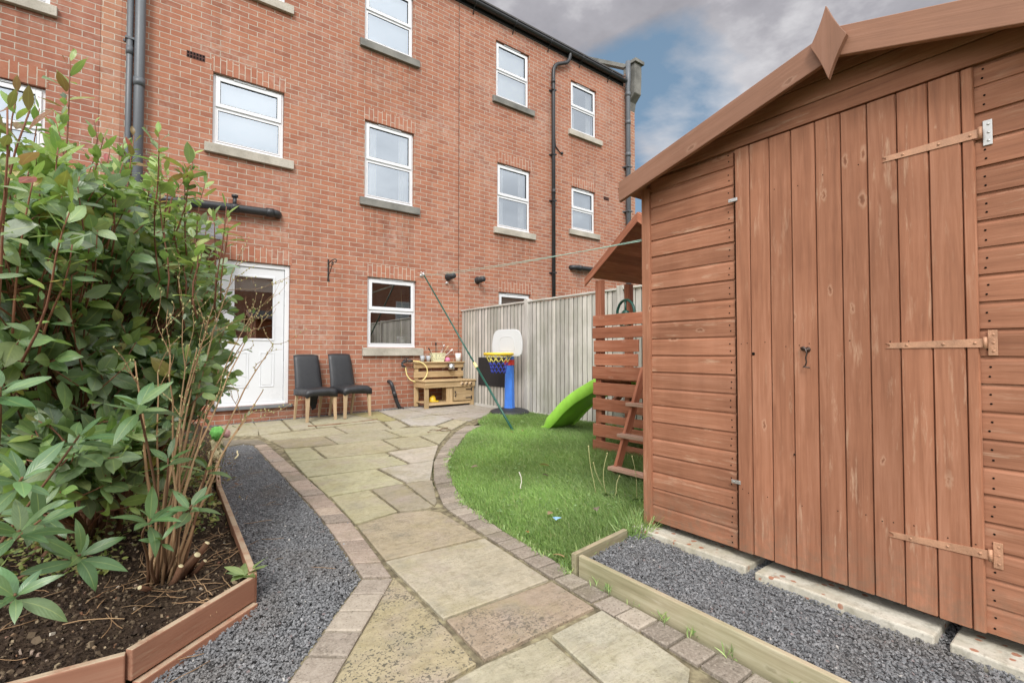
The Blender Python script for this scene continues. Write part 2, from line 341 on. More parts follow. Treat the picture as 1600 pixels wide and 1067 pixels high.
spk = t.voro(o, 95); c = t.mix(t.math('MULTIPLY', t.ramp(t.math('ADD', spk, t.math('MULTIPLY', t.noise(o, 40, 4), .5)), [(.40, 1), (.52, 0)]), t.math('MULTIPLY', t.ramp(t.noise(o, 4.5, 4), [(.45, 0), (.62, 1)]), .55)), c, t.mix(1., a, (.42, .41, .33), 'MULTIPLY'))
h = t.math('ADD', t.math('MULTIPLY', n3, 1.1), t.math('ADD', t.math('MULTIPLY', n2, .5), n1))
M['paving'] = t.fin(t.bsdf(c, t.ramp(n2, [(.3, .62), (.7, .85)]), .3, 0, t.bump(h, .8, .010)))
# joints
t = NT('joint'); o = t.obj(); n = t.noise(o, 18, 5); c = t.ramp(n, [(.3, (.09, .078, .055)), (.5, (.20, .17, .11)), (.68, (.36, .32, .20))])
M['joint'] = t.fin(t.bsdf(c, .95, .1, 0, t.bump(t.noise(o, 120, 3), .6, .005)))
# setts
t = NT('sett'); a = t.attr('col').outputs['Vector']; o = t.obj(); n1 = t.noise(o, 22, 5, .65); n2 = t.noise(o, 110, 3); n0 = t.noise(o, 3, 4)
c = t.mix(t.ramp(n1, [(.35, 0), (.7, .7)]), a, t.mix(1., a, (.6, .58, .55), 'MULTIPLY')); c = t.mix(t.ramp(n2, [(.52, 0), (.72, .7)]), c, (.42, .37, .31)); c = t.mix(t.ramp(n2, [(.28, .7), (.42, 0)]), c, (.07, .06, .05))
c = t.mix(t.ramp(n0, [(.55, 0), (.75, .5)]), c, (.17, .15, .08))
M['sett'] = t.fin(t.bsdf(c, .85, .25, 0, t.bump(t.math('ADD', n1, n2), .55, .006)))
# slate chippings, soil, turf, grass
t = NT('chips'); ti = t.attr('tint').outputs['Fac']; o = t.obj()
c = t.ramp(ti, [(0, (.085, .087, .092)), (.35, (.180, .184, .192)), (.75, (.285, .289, .298)), (.95, (.40, .402, .408)), (.985, (.22, .17, .17)), (1, (.55, .53, .50))])
c = t.mix(t.ramp(t.noise(o, 90, 3), [(.4, 0), (.7, .35)]), c, (.09, .092, .10)); c = t.mix(t.ramp(t.noise(o, 2.3, 5), [(.5, 0), (.72, .4)]), c, (.15, .12, .09))
M['chips'] = t.fin(t.bsdf(c, .6, .4))
t = NT('soil'); o = t.obj(); n = t.noise(o, 22, 6, .7); n2 = t.noise(o, 4, 4); c = t.ramp(n, [(.3, (.018, .012, .009)), (.55, (.060, .040, .028)), (.75, (.13, .095, .066))]); c = t.mix(t.ramp(n2, [(.4, 0), (.7, .5)]), c, (.10, .070, .048))
M['soil'] = t.fin(t.bsdf(c, .95, .1, 0, t.bump(t.math('ADD', n, t.noise(o, 90, 3)), 1., .02)))
t = NT('crumb'); ti = t.attr('tint').outputs['Fac']; o = t.obj()
c = t.ramp(ti, [(0, (.022, .015, .011)), (.45, (.060, .040, .028)), (.72, (.125, .088, .058)), (.86, (.22, .165, .11)), (.93, (.40, .31, .20)), (.97, (.20, .075, .04)), (1, (.62, .57, .48))]); c = t.mix(t.noise(o, 80, 3), t.mix(1., c, (.6, .6, .6), 'MULTIPLY'), c)
M['crumb'] = t.fin(t.bsdf(c, .9, .2))
t = NT('turf'); o = t.obj(); c = t.ramp(t.noise(o, 24, 5), [(.3, (.045, .06, .022)), (.6, (.085, .13, .038)), (.8, (.14, .14, .06))]); M['turf'] = t.fin(t.bsdf(c, .95, .1))
t = NT('ground'); o = t.obj(); c = t.ramp(t.noise(o, .8, 6), [(.3, (.05, .07, .025)), (.7, (.10, .11, .05))]); M['ground'] = t.fin(t.bsdf(c, .95, .1))
def leafmat(name, rough=.34, spec=.5, trans=.22, hasuv=True):
    t = NT(name); a = t.attr('col').outputs['Vector']; g = t.attr('gc').outputs['Vector']; o = t.obj()
    n = t.noise(o, 60, 3); c = t.mix(t.ramp(n, [(.3, 0), (.7, .4)]), a, t.mix(1., a, (.65, .7, .6), 'MULTIPLY'))
    nb = None
    if hasuv:
        s = t.n('ShaderNodeSeparateXYZ'); t.l(g, s.inputs[0]); av = t.math('ABSOLUTE', s.outputs[1])
        c = t.mix(t.ramp(av, [(.03, .55), (.10, 0)]), c, t.mix(1., t.mix(.5, a, (.3, .34, .16)), (1.5, 1.45, 1.2), 'MULTIPLY'))
        vein = t.math('SINE', t.math('ADD', t.math('MULTIPLY', s.outputs[0], 55.), t.math('MULTIPLY', av, -16.))); nb = t.bump(t.math('MULTIPLY', vein, .5), .16, .002)
        geo = t.n('ShaderNodeNewGeometry'); c = t.mix(t.math('MULTIPLY', geo.outputs['Backfacing'], .5), c, (.20, .26, .13))
    p = t.bsdf(c, rough, spec, 0, nb); tr = t.n('ShaderNodeBsdfTranslucent'); t.l(t.mix(1., c, (1.3, 1.5, .7), 'MULTIPLY'), tr.inputs[0])
    mx = t.n('ShaderNodeMixShader'); mx.inputs[0].default_value = trans; t.l(p.outputs[0], mx.inputs[1]); t.l(tr.outputs[0], mx.inputs[2])
    M[name] = t.fin(mx); return M[name]
leafmat('leaf', .33, .75, .36); leafmat('grass', .5, .35, .42, False); leafmat('small_leaf', .5, .4, .25, False)
# glass: reflects the sky, lets the room behind show
def glass(name, base, tint=(.9, .94, 1.)):
    t = NT(name); g = t.n('ShaderNodeBsdfGlossy'); g.inputs['Roughness'].default_value = .015; g.inputs[0].default_value = c4(tint)
    o = t.obj(); t.l(t.bump(t.noise(o, .9, 2), .02, .05), g.inputs['Normal'])
    tr = t.n('ShaderNodeBsdfTransparent'); tr.inputs[0].default_value = (.88, .9, .9, 1); lw = t.n('ShaderNodeFresnel'); lw.inputs[0].default_value = 1.55
    f = t.math('ADD', t.math('MULTIPLY', lw.outputs[0], 1.4), base, True); mx = t.n('ShaderNodeMixShader'); t.l(f, mx.inputs[0]); t.l(tr.outputs[0], mx.inputs[1]); t.l(g.outputs[0], mx.inputs[2])
    M[name] = t.fin(mx); return M[name]
glass('glass_sky', .30, (.84, .92, 1.)); glass('glass_low', .30, (1, 1, 1))

# ================================================================== SETTING
def poly_tris(poly):
    from mathutils.geometry import tessellate_polygon
    return tessellate_polygon([[Vector((p[0], p[1], 0)) for p in poly]])
def sheet(name, poly, mat, dz=0., kind='structure', label=None, rough=0., step=None):
    m = MB(); m.add([(x, y, gz(x, y)+dz) for x, y in poly], [tuple(t) for t in poly_tris(poly)])
    for i, f in enumerate(m.f):
        a, b, c = [Vector(m.v[k]) for k in f]
        if (b-a).cross(c-a).z < 0: m.f[i] = f[::-1]
    o = m.build(name, mat); tag(o, label, None, None, kind); return o

# ground: one sheet to the horizon, gently sloping inside the garden
m = MB(); gi = [(-9, -12), (14, -12), (14, 0.2), (-9, 0.2)]
vs = [(x, y, gz(x, y)-.03) for x, y in gi]+[(-600, -600, -.1), (600, -600, -.1), (600, 600, -.1), (-600, 600, -.1)]
m.add(vs, [(0, 1, 2, 3), (4, 5, 1, 0), (5, 6, 2, 1), (6, 7, 3, 2), (7, 4, 0, 3)]); tag(m.build('ground', M['ground']), kind='structure')

SLABS = {
 'F1': [(0.882,-5.54),(0.88,-5.99),(0.86,-6.28),(0.72,-6.29),(0.68,-6.35),(0.39,-6.12),(0.45,-6.08)],
 'F2': [(0.89,-5.99),(1.41,-6.02),(1.4,-6.29),(0.88,-6.28)], 'F3': [(0.902,-5.38),(1.44,-5.45),(1.41,-6.01),(0.885,-5.99)],
 'F4': [(0.952,-4.83),(1.21,-4.78),(1.4,-4.86),(1.45,-4.94),(1.44,-5.43),(0.905,-5.375)], 'F5': [(0.87,-6.29),(1.13,-6.31),(1.1,-6.62),(1.03,-6.68),(0.62,-6.36),(0.73,-6.3)],
 'F6': [(1.14,-6.31),(1.41,-6.31),(1.4,-6.55),(1.38,-6.72),(1.2,-6.81),(1.09,-6.73)], 'G1': [(0.99,-4.19),(1.26,-4.21),(1.24,-4.77),(0.95,-4.81)],
 'G2': [(1.27,-4.22),(1.51,-4.22),(1.46,-4.83),(1.4,-4.84),(1.24,-4.78)], 'G3': [(1.53,-4.22),(1.74,-4.27),(1.53,-4.74),(1.47,-4.82)],
 'M1': [(1.05,-1.71),(1.59,-1.83),(1.59,-2.39),(1.09,-2.24)], 'M2': [(1.02,-1.27),(1.88,-1.25),(1.86,-1.83),(1.6,-1.81),(1.04,-1.67)],
 'M3': [(1.9,-1.24),(2.51,-1.26),(2.4,-1.87),(2.31,-1.87),(1.88,-1.84)], 'M4': [(1.61,-1.84),(2.3,-1.91),(2.29,-2.43),(2.04,-2.44),(1.59,-2.39)],
 'M5': [(2.32,-1.91),(2.93,-2.03),(2.89,-2.53),(2.47,-2.52),(2.3,-2.44)], 'J0': [(1.07,-2.27),(1.31,-2.4),(1.29,-2.98),(1.02,-2.92)],
 'J1': [(1.33,-2.4),(2.03,-2.47),(1.99,-3.06),(1.83,-3.1),(1.31,-2.98)], 'J2': [(2.06,-2.48),(2.45,-2.53),(2.39,-3.14),(2.01,-3.05)],
 'J3': [(2.48,-2.54),(2.87,-2.56),(2.46,-3.07),(2.42,-3.12)], 'I1': [(1.02,-2.94),(1.82,-3.13),(1.81,-3.67),(1.53,-3.64),(0.99,-3.56)],
 'I2': [(1.84,-3.13),(2.39,-3.16),(2.05,-3.7),(1.83,-3.67)], 'H1': [(0.99,-3.58),(1.52,-3.66),(1.53,-4.21),(0.98,-4.17)],
 'H2': [(1.54,-3.67),(2.04,-3.72),(1.73,-4.26),(1.55,-4.21)], 'r0a': [(0.70,-0.14),(1.12,-0.1),(1.09,-0.73),(1.01,-1.24),(0.71,-1.03)],
 'r0b': [(1.13,-0.1),(1.47,-0.15),(1.39,-1.15),(1.02,-1.23)], 'r0c': [(1.49,-0.14),(1.79,-0.15),(1.69,-1.17),(1.41,-1.15)],
 'r0d': [(1.81,-0.15),(2.42,-0.15),(2.55,-1.18),(1.7,-1.16)], 'r0e': [(2.43,-0.15),(2.9,-0.15),(2.75,-1.22),(2.57,-1.2)],
 'q1': [(2.91,-0.15),(3.33,-0.15),(3.4,-1.14),(2.8,-1.21)], 'q2': [(3.35,-0.15),(3.85,-0.15),(3.93,-1.19),(3.43,-1.12)],
 'q3': [(3.87,-0.15),(4.5,-0.15),(4.5,-1.3),(4.28,-1.43),(3.95,-1.21)], 'q4': [(2.79,-1.27),(3.36,-1.21),(3.4,-1.69),(2.98,-1.99),(2.70,-1.8)],
 'q5': [(3.39,-1.21),(3.89,-1.25),(4.24,-1.47),(3.96,-1.72),(3.5,-1.98),(3.42,-1.7)], 'q6': [(2.97,-2.04),(3.38,-1.76),(3.45,-2.02),(3.11,-2.32),(2.95,-2.46)],
 'q0': [(2.55,-1.28),(2.75,-1.26),(2.66,-1.8),(2.54,-1.88),(2.42,-1.86)], 'e0': [(0.63,-1.33),(0.96,-1.51),(1.0,-1.86),(0.9,-1.91),(0.79,-1.65),(0.6,-1.79)]}
SC = {'F1': (.41,.345,.21,1.), 'F2': (.38,.30,.215,.7), 'F3': (.47,.415,.30,.25), 'F4': (.42,.35,.235,.35), 'F5': (.45,.41,.29,.45), 'F6': (.48,.445,.33,.25), 'G1': (.45,.41,.26,.1), 'G2': (.36,.315,.22,.1), 'G3': (.37,.32,.23,.1),
 'M1': (.34,.29,.19,.1), 'M2': (.42,.38,.25,.05), 'M3': (.41,.37,.25,.05), 'M4': (.39,.355,.24,.05), 'M5': (.44,.405,.27,.05), 'J0': (.44,.41,.25,.05), 'J1': (.42,.375,.24,.1), 'J2': (.41,.37,.24,.1), 'J3': (.44,.40,.27,.1),
 'I1': (.46,.43,.27,.05), 'I2': (.52,.46,.37,.05), 'H1': (.48,.45,.28,.05), 'H2': (.50,.45,.36,.05), 'r0e': (.40,.355,.17,.2), 'q1': (.47,.43,.36,0), 'q2': (.48,.435,.37,0), 'q3': (.45,.40,.335,0), 'q4': (.49,.455,.39,0), 'q5': (.46,.41,.345,0), 'q6': (.47,.42,.28,0), 'e0': (.22,.19,.14,.2)}
def inset(poly, d):
    n = len(poly); A = sum(poly[i][0]*poly[(i+1) % n][1]-poly[(i+1) % n][0]*poly[i][1] for i in range(n)); s = 1 if A > 0 else -1; out = []
    for i in range(n):
        p = Vector(poly[i]); a = (p-Vector(poly[i-1])).normalized(); b = (Vector(poly[(i+1) % n])-p).normalized()
        na = Vector((-a.y, a.x))*s; nb = Vector((-b.y, b.x))*s; q = na+nb; L = max(.35, 1+na.dot(nb)); out.append(tuple(p+q*(d/L)))
    return out if s > 0 else out[::-1]
def slab(m, poly, top, gap, edge, drop, col, tint, seg=.06):
    """a stone with slightly irregular, rounded edges; its face follows the ground"""
    P = inset(poly, gap); Q = []
    for i in range(len(P)):   # subdivide and roughen the outline
        a = Vector(P[i]); b = Vector(P[(i+1) % len(P)]); k = max(1, int((b-a).length/seg))
        for j in range(k):
            p = a.lerp(b, j/k); w = mnoise.noise(Vector((p.x*17, p.y*17, 3)))*gap*.55; d = (b-a).normalized(); Q.append((p.x-d.y*w, p.y+d.x*w))
    q2 = inset(Q, edge); n = len(Q); tl = random.uniform(-.0025, .0025); tk = random.uniform(-.004, .004); tj = random.uniform(-.004, .004); cx = sum(p[0] for p in Q)/n; cy = sum(p[1] for p in Q)/n
    z = lambda x, y: gz(x, y)+top+tl+tk*(x-cx)+tj*(y-cy)
    if (lambda A: A < 0)(sum(Q[i][0]*Q[(i+1) % n][1]-Q[(i+1) % n][0]*Q[i][1] for i in range(n))): Q = Q[::-1]
    q2 = inset(Q, edge)
    vs = [(x, y, z(x, y)-drop) for x, y in Q]+[(x, y, z(x, y)-edge*.5) for x, y in Q]+[(x, y, z(x, y)) for x, y in q2]
    fs = [(i, (i+1) % n, n+(i+1) % n, n+i) for i in range(n)]+[(n+i, n+(i+1) % n, 2*n+(i+1) % n, 2*n+i) for i in range(n)]
    fs += [tuple(2*n+k for k in t) for t in poly_tris(q2)]
    b = len(fs); fs2 = []
    for f in fs:
        if len(f) == 3:
            A, B, C = [Vector(vs[k]) for k in f]
            if (B-A).cross(C-A).z < 0: f = f[::-1]
        fs2.append(f)
    m.add(vs, fs2, None, tint, 0, False, col)
m = MB()
for k, p in SLABS.items():
    c = SC.get(k, (.44, .40, .27, .05)); slab(m, p, 0, .006, .006, .03, c[:3], c[3])
tag(m.build('patio_paving', M['paving'], fixn=False), kind='structure')
sheet('paving_joint', [(.55,-.02),(4.53,-.02),(4.53,-1.4),(3.9,-1.8),(3.5,-2.2),(2.9,-2.65),(2.34,-3.3),(2.0,-3.75),(1.7,-4.35),(1.52,-4.9),(1.47,-5.43),(1.44,-5.95),(1.42,-6.3),(1.42,-6.9),(.3,-6.9),(.3,-6.2),(.46,-6.06),(.87,-5.55),(.95,-4.8),(.97,-4.2),(.98,-3.5),(.93,-1.93),(.62,-1.83)], M['joint'], -.013)

# sett edgings
def resample(pl, n):
    P = [Vector(p) for p in pl]; L = [0]
    for a, b in zip(P, P[1:]): L.append(L[-1]+(b-a).length)
    out = []
    for i in range(n+1):
        s = L[-1]*i/n; k = max(j for j in range(len(L)) if L[j] <= s+1e-9); k = min(k, len(P)-2)
        out.append(P[k].lerp(P[k+1], (s-L[k])/(L[k+1]-L[k])))
    return out
def setts(m, A, B, n, cols, gap=.004, drop=.03, top=.004):
    A = resample(A, n); B = resample(B, n)
    for i in range(n):
        c = random.choice(cols); f = random.uniform(.8, 1.18); slab(m, [tuple(A[i]), tuple(B[i]), tuple(B[i+1]), tuple(A[i+1])], top+random.uniform(-.003, .003), gap, .007, drop, [x*f for x in c], 0, .035)
PK = [(.385,.305,.25), (.42,.335,.275), (.36,.30,.25), (.43,.345,.275)]; GY = [(.31,.265,.22), (.36,.305,.25), (.27,.23,.19), (.38,.33,.27)]
m = MB()
setts(m, [(0.862,-1.9),(0.83,-4.331),(0.81,-4.806),(0.757,-5.478)], [(0.985,-1.9),(0.983,-3.553),(0.974,-4.174),(0.948,-4.795),(0.868,-5.555)], 23, PK)
setts(m, [(0.75,-5.49),(0.342,-5.995),(0.10,-6.30)], [(0.868,-5.57),(0.453,-6.082),(0.20,-6.40)], 8, GY)
tag(m.build('sett_edging', M['sett']), kind='structure')
LIN = [(3.219,-2.324),(2.912,-2.611),(2.339,-3.299),(2.016,-3.754),(1.73,-4.3),(1.50,-4.871),(1.452,-5.438),(1.422,-5.939),(1.41,-6.3),(1.405,-6.554),(1.40,-7.2)]
LOU = [(3.419,-2.408),(2.99,-2.75),(2.441,-3.42),(2.08,-3.90),(1.83,-4.42),(1.64,-4.92),(1.57,-5.441),(1.545,-5.923),(1.525,-6.03),(1.522,-6.5),(1.515,-7.2)]
m = MB(); setts(m, LIN, LOU, 46, GY, .005, .03, .002); tag(m.build('sett_kerb', M['sett']), kind='structure')
sheet('kerb_joint', LIN+LOU[::-1], M['joint'], -.011)
sheet('sett_joint', [(0.855,-1.9),(0.82,-4.331),(0.80,-4.806),(0.747,-5.478),(0.33,-5.995),(0.09,-6.30),(.21,-6.41),(0.46,-6.09),(0.874,-5.565),(.955,-4.795),(.982,-4.17),(.99,-3.55),(.992,-1.9)], M['joint'], -.009)

# turf base, soil, gravel beds
LAWN = LOU[:9]+[(1.9,-6.02),(2.16,-5.97),(4.54,-5.97),(4.54,-1.45),(4.25,-1.55),(3.95,-1.82),(3.5,-2.2)]
sheet('turf_base', LAWN, M['turf'], -.012)
GL = [(0.855,-1.9),(0.825,-4.331),(0.805,-4.806),(0.752,-5.478),(0.335,-5.995),(0.0,-6.4),(-.9,-6.4),(-.9,-5.70),(-.36,-5.69),(-.03,-5.715),(.345,-5.40),(.375,-3.79),(.45,-2.8),(.56,-1.85),(.78,-1.75)]
GR = [(1.565,-6.04),(2.09,-6.0),(2.35,-6.0),(2.35,-7.6),(1.56,-7.6)]
DR = [(.55,-.005),(4.53,-.005),(4.53,-.14),(.55,-.14)]
sheet('gravel_bed', GL, M['chips'], -.022); sheet('gravel_base', GR, M['chips'], .026); sheet('drain_strip', DR, M['chips'], -.015)

def in_poly(x, y, poly):
    c = np.zeros(len(x), bool); n = len(poly); j = n-1
    for i in range(n):
        xi, yi = poly[i]; xj, yj = poly[j]
        with np.errstate(divide='ignore', invalid='ignore'): c ^= ((yi > y) != (yj > y)) & (x < (xj-xi)*(y-yi)/(yj-yi)+xi)
        j = i
    return c
def scatter_pts(poly, dens):
    xs = [p[0] for p in poly]; ys = [p[1] for p in poly]; n = int((max(xs)-min(xs))*(max(ys)-min(ys))*dens)
    x = rng.uniform(min(xs), max(xs), n); y = rng.uniform(min(ys), max(ys), n); k = in_poly(x, y, poly); return x[k], y[k]
def rotmats(ax, ay, az):
    ca, sa, cb, sb, cc, sc = np.cos(ax), np.sin(ax), np.cos(ay), np.sin(ay), np.cos(az), np.sin(az); o = np.zeros_like(ca)
    X = np.stack([np.stack([o+1, o, o], -1), np.stack([o, ca, -sa], -1), np.stack([o, sa, ca], -1)], -2)
    Y = np.stack([np.stack([cb, o, sb], -1), np.stack([o, o+1, o], -1), np.stack([-sb, o, cb], -1)], -2)
    Z = np.stack([np.stack([cc, -sc, o], -1), np.stack([sc, cc, o], -1), np.stack([o, o, o+1], -1)], -2)
    return Z @ Y @ X
def shards(name, P, size, flat, mat, tint, tilt=.5, label=None, kind='stuff'):
    """angular flat stones, one mesh"""
    n = len(P); ang = np.sort(rng.uniform(0, 2*np.pi, (n, 5)), 1); ang = ang*.5+np.linspace(0, 2*np.pi, 6)[:5]*.5+rng.uniform(0, 6, (n, 1))
    rad = size[:, None]*rng.uniform(.55, 1., (n, 5)); el = rng.uniform(.55, 1., n)[:, None]
    bx = np.cos(ang)*rad; by = np.sin(ang)*rad*el; th = (size*flat*rng.uniform(.6, 1.3, n))[:, None]
    lo = np.stack([bx, by, np.broadcast_to(-th, bx.shape)], -1); hi = np.stack([bx*.8, by*.8, np.broadcast_to(th, bx.shape)*rng.uniform(.6, 1.2, bx.shape)], -1)
    V = np.concatenate([lo, hi], 1); Rm = rotmats(rng.normal(0, tilt, n), rng.normal(0, tilt, n), rng.uniform(0, 6.28, n))
    V = np.einsum('nij,nkj->nki', Rm, V)+P[:, None, :]
    q = np.array([(i, (i+1) % 5, 5+(i+1) % 5) for i in range(5)]+[(i, 5+(i+1) % 5, 5+i) for i in range(5)]+[(5, 6, 7), (5, 7, 8), (5, 8, 9)])
    F = (q[None]+(np.arange(n)*10)[:, None, None]).reshape(-1, 3)
    o = fast_mesh(name, V.reshape(-1, 3), F, mat, None, np.repeat(tint, 10), smooth=False); return tag(o, label, None, None, kind)
def gzv(x, y): return .045+.02*x+.006*y
def chips_on(name, poly, dens, top, s0, s1, label, layers=.012):
    x, y = scatter_pts(poly, dens); z = gzv(x, y)+top-rng.uniform(0, layers, len(x)) + .006*np.sin(x*7+1)*np.sin(y*5)
    tn = np.clip(rng.normal(.40, .17, len(x)), 0, .96); k = rng.uniform(0, 1, len(x)); tn[k < .004] = 1.; tn[(k > .004) & (k < .012)] = .985
    shards(name, np.stack([x, y, z], -1), rng.uniform(s0, s1, len(x)), .22, M['chips'], tn, .38, label)
chips_on('slate_gravel', GL, 21000, .002, .0042, .0105, 'blue grey slate chippings filling the strip between the raised bed and the sett edging')
chips_on('shed_gravel', GR, 22000, .049, .0040, .0100, 'slate chippings in the timber edged strip in front of the shed')
STR = [(.80,-5.47),(.99,-4.7),(1.0,-3.4),(.99,-1.9),(.84,-1.9),(.80,-4.7)]
x, y = scatter_pts(STR, 60); shards('stray_chippings', np.stack([x, y, gzv(x, y)+.008], -1), rng.uniform(.003, .009, len(x)), .3, M['chips'], rng.uniform(.1, .8, len(x)), .2, 'stray slate chippings kicked onto the sett edging')
chips_on('drain_gravel', DR, 3500, .0, .008, .016, 'thin line of slate chippings along the foot of the house wall')

# raised bed soil
SOIL = [(-2.4,-5.68),(-.36,-5.675),(-.03,-5.695),(.325,-5.385),(.345,-3.79),(.42,-2.8),(.52,-1.85),(.5,-.3),(-2.4,-.3)]
def soilz(x, y): return gz(x, y)+.075+.028*mnoise.noise(Vector((x*2.3, y*2.3, 5)))+.012*mnoise.noise(Vector((x*9, y*9, 1)))
m = MB(); st = .045; nx = int(2.95/st); ny = int(5.4/st); idx = {}
xx, yy = np.meshgrid(np.arange(nx+1)*st-2.4, np.arange(ny+1)*st-5.7, indexing='ij'); inside = in_poly(xx.ravel(), yy.ravel(), inset(SOIL, -.02)).reshape(xx.shape)
vs = []; fs = []
for i in range(nx+1):
    for j in range(ny+1):
        if inside[i, j]: idx[i, j] = len(vs); vs.append((xx[i, j], yy[i, j], soilz(xx[i, j], yy[i, j])))
for i in range(nx):
    for j in range(ny):
        q = [(i, j), (i+1, j), (i+1, j+1), (i, j+1)]
        if all(k in idx for k in q): fs.append([idx[k] for k in q])
m.add(vs, fs, smooth=True); tag(m.build('flower_bed_soil', M['soil']), kind='structure')
NEAR = [(-1.2,-5.66),(-.36,-5.665),(-.03,-5.68),(.315,-5.375),(.335,-3.79),(.40,-2.9),(-1.2,-2.9)]
x, y = scatter_pts(NEAR, 4200); z = np.array([soilz(a, b) for a, b in zip(x, y)])+.003
sz = rng.uniform(.003, .010, len(x))*np.where(rng.uniform(0, 1, len(x)) < .04, 2.0, 1.); tn = rng.beta(1.25, 1.25, len(x))
shards('soil_crumbs', np.stack([x, y, z], -1), sz, .6, M['crumb'], tn, .8, 'crumbs of dark soil and pale pebbles lying in the raised bed')
# dead stems and needles lying on the soil
m = MB()
for i in range(140):
    a = random.uniform(-1.0, .32); b = random.uniform(-5.62, -3.6)
    if not in_poly(np.array([a]), np.array([b]), NEAR)[0]: continue
    if random.random() < .55: a = random.gauss(.13, .13); b = random.gauss(-5.1, .2)
    if not in_poly(np.array([a]), np.array([b]), NEAR)[0]: continue
    t = random.uniform(0, 6.28); L = random.uniform(.04, .2); c = random.uniform(-.5, .5); pts = []
    for k in range(5):
        s = (k/4-.5)*L; px = a+math.cos(t+c*s*4)*s; py = b+math.sin(t+c*s*4)*s; pts.append((px, py, soilz(px, py)+.007+.008*random.random()))
    m.tube(pts, random.uniform(.0008, .0019), 4)
for i in range(60):
    a, b = random.uniform(.0, .8), random.uniform(-5.95, -2.2)
    if not in_poly(np.array([a]), np.array([b]), inset(GL, .04))[0]: continue
    t = random.uniform(0, 6.28); L = random.uniform(.03, .15); m.tube([(a+math.cos(t)*L*q+.02*L*math.sin(q*5), b+math.sin(t)*L*q, gz(a, b)+.010+.004*random.random()) for q in (-.5, -.2, .1, .5)], random.uniform(.0008, .0016), 4)
tag(m.build('dead_stems', M['twig']), 'thin dead stems and needles strewn over the soil', None, None, 'stuff')

# ================================================================== HOUSES
WZ0, EAVE = -.35, 7.62
def wall_mesh(name, x0, x1, z0, z1, holes, mat, parent, y=0., depth=.12, seedx=0.):
    m = MB(); xs = sorted({x0, x1, *[h[0] for h in holes], *[h[1] for h in holes]}); zs = sorted({z0, z1, *[h[2] for h in holes], *[h[3] for h in holes]})
    xs = [v for v in xs if x0 <= v <= x1]; zs = [v for v in zs if z0 <= v <= z1]
    for xa, xb in zip(xs, xs[1:]):
        for za, zb in zip(zs, zs[1:]):
            cx, cz = (xa+xb)/2, (za+zb)/2
            if any(h[0] < cx < h[1] and h[2] < cz < h[3] for h in holes): continue
            m.add([(xa, y, za), (xb, y, za), (xb, y, zb), (xa, y, zb)], [(0, 1, 2, 3)], [(p[0], p[1], 0) for p in ((xa, za), (xb, za), (xb, zb), (xa, zb))])
            if any(abs(h[2]-zb) < 1e-6 and h[0] <= cx <= h[1] for h in holes): m.col[-2:] = [(.0, 1, 1)]*2
    for a, b, c, d in holes:
        D = y+depth; f = [(0, 1, 2, 3)]
        m.add([(a, y, c), (a, y, d), (a, D, d), (a, D, c)], f, [(a-(0), c, 0), (a, d, 0), (a-depth, d, 0), (a-depth, c, 0)])
        m.add([(b, y, c), (b, D, c), (b, D, d), (b, y, d)], f, [(b, c, 0), (b+depth, c, 0), (b+depth, d, 0), (b, d, 0)])
        m.add([(a, y, d), (b, y, d), (b, D, d), (a, D, d)], f, [(a, d, 0), (b, d, 0), (b, d+.06, 0), (a, d+.06, 0)])
        m.add([(a, y, c), (a, D, c), (b, D, c), (b, y, c)], f, [(a, c, 0), (a, c+.06, 0), (b, c+.06, 0), (b, c, 0)])
    return m.build(name, mat, parent)
def ring(m, x0, x1, z0, z1, w, ya, yb, mi=0):
    """a rectangular frame butted at its corners, facing -y"""
    m.box((x0, ya, z0), (x0+w, yb, z1), mi=mi); m.box((x1-w, ya, z0), (x1, yb, z1), mi=mi)
    m.box((x0+w, ya, z0), (x1-w, yb, z0+w), mi=mi); m.box((x0+w, ya, z1-w), (x1-w, yb, z1), mi=mi)
def lintel(parent, x0, x1, z):
    m = MB(); e = .02; za, zb = z+.004, z+.219
    vs = [(x0-e, -.003, za), (x1+e, -.003, za), (x1+e, -.003, zb), (x0-e, -.003, zb), (x0-e, .06, za), (x1+e, .06, za), (x1+e, .06, zb), (x0-e, .06, zb)]
    m.add(vs, [(0, 1, 2, 3), (1, 5, 6, 2), (4, 0, 3, 7), (3, 2, 6, 7), (4, 5, 1, 0)], [(p[2]-za+.005+.225*7, p[0]*1.+p[1], 0) for p in vs]); m.build('lintel', M['brick_soldier'], parent)
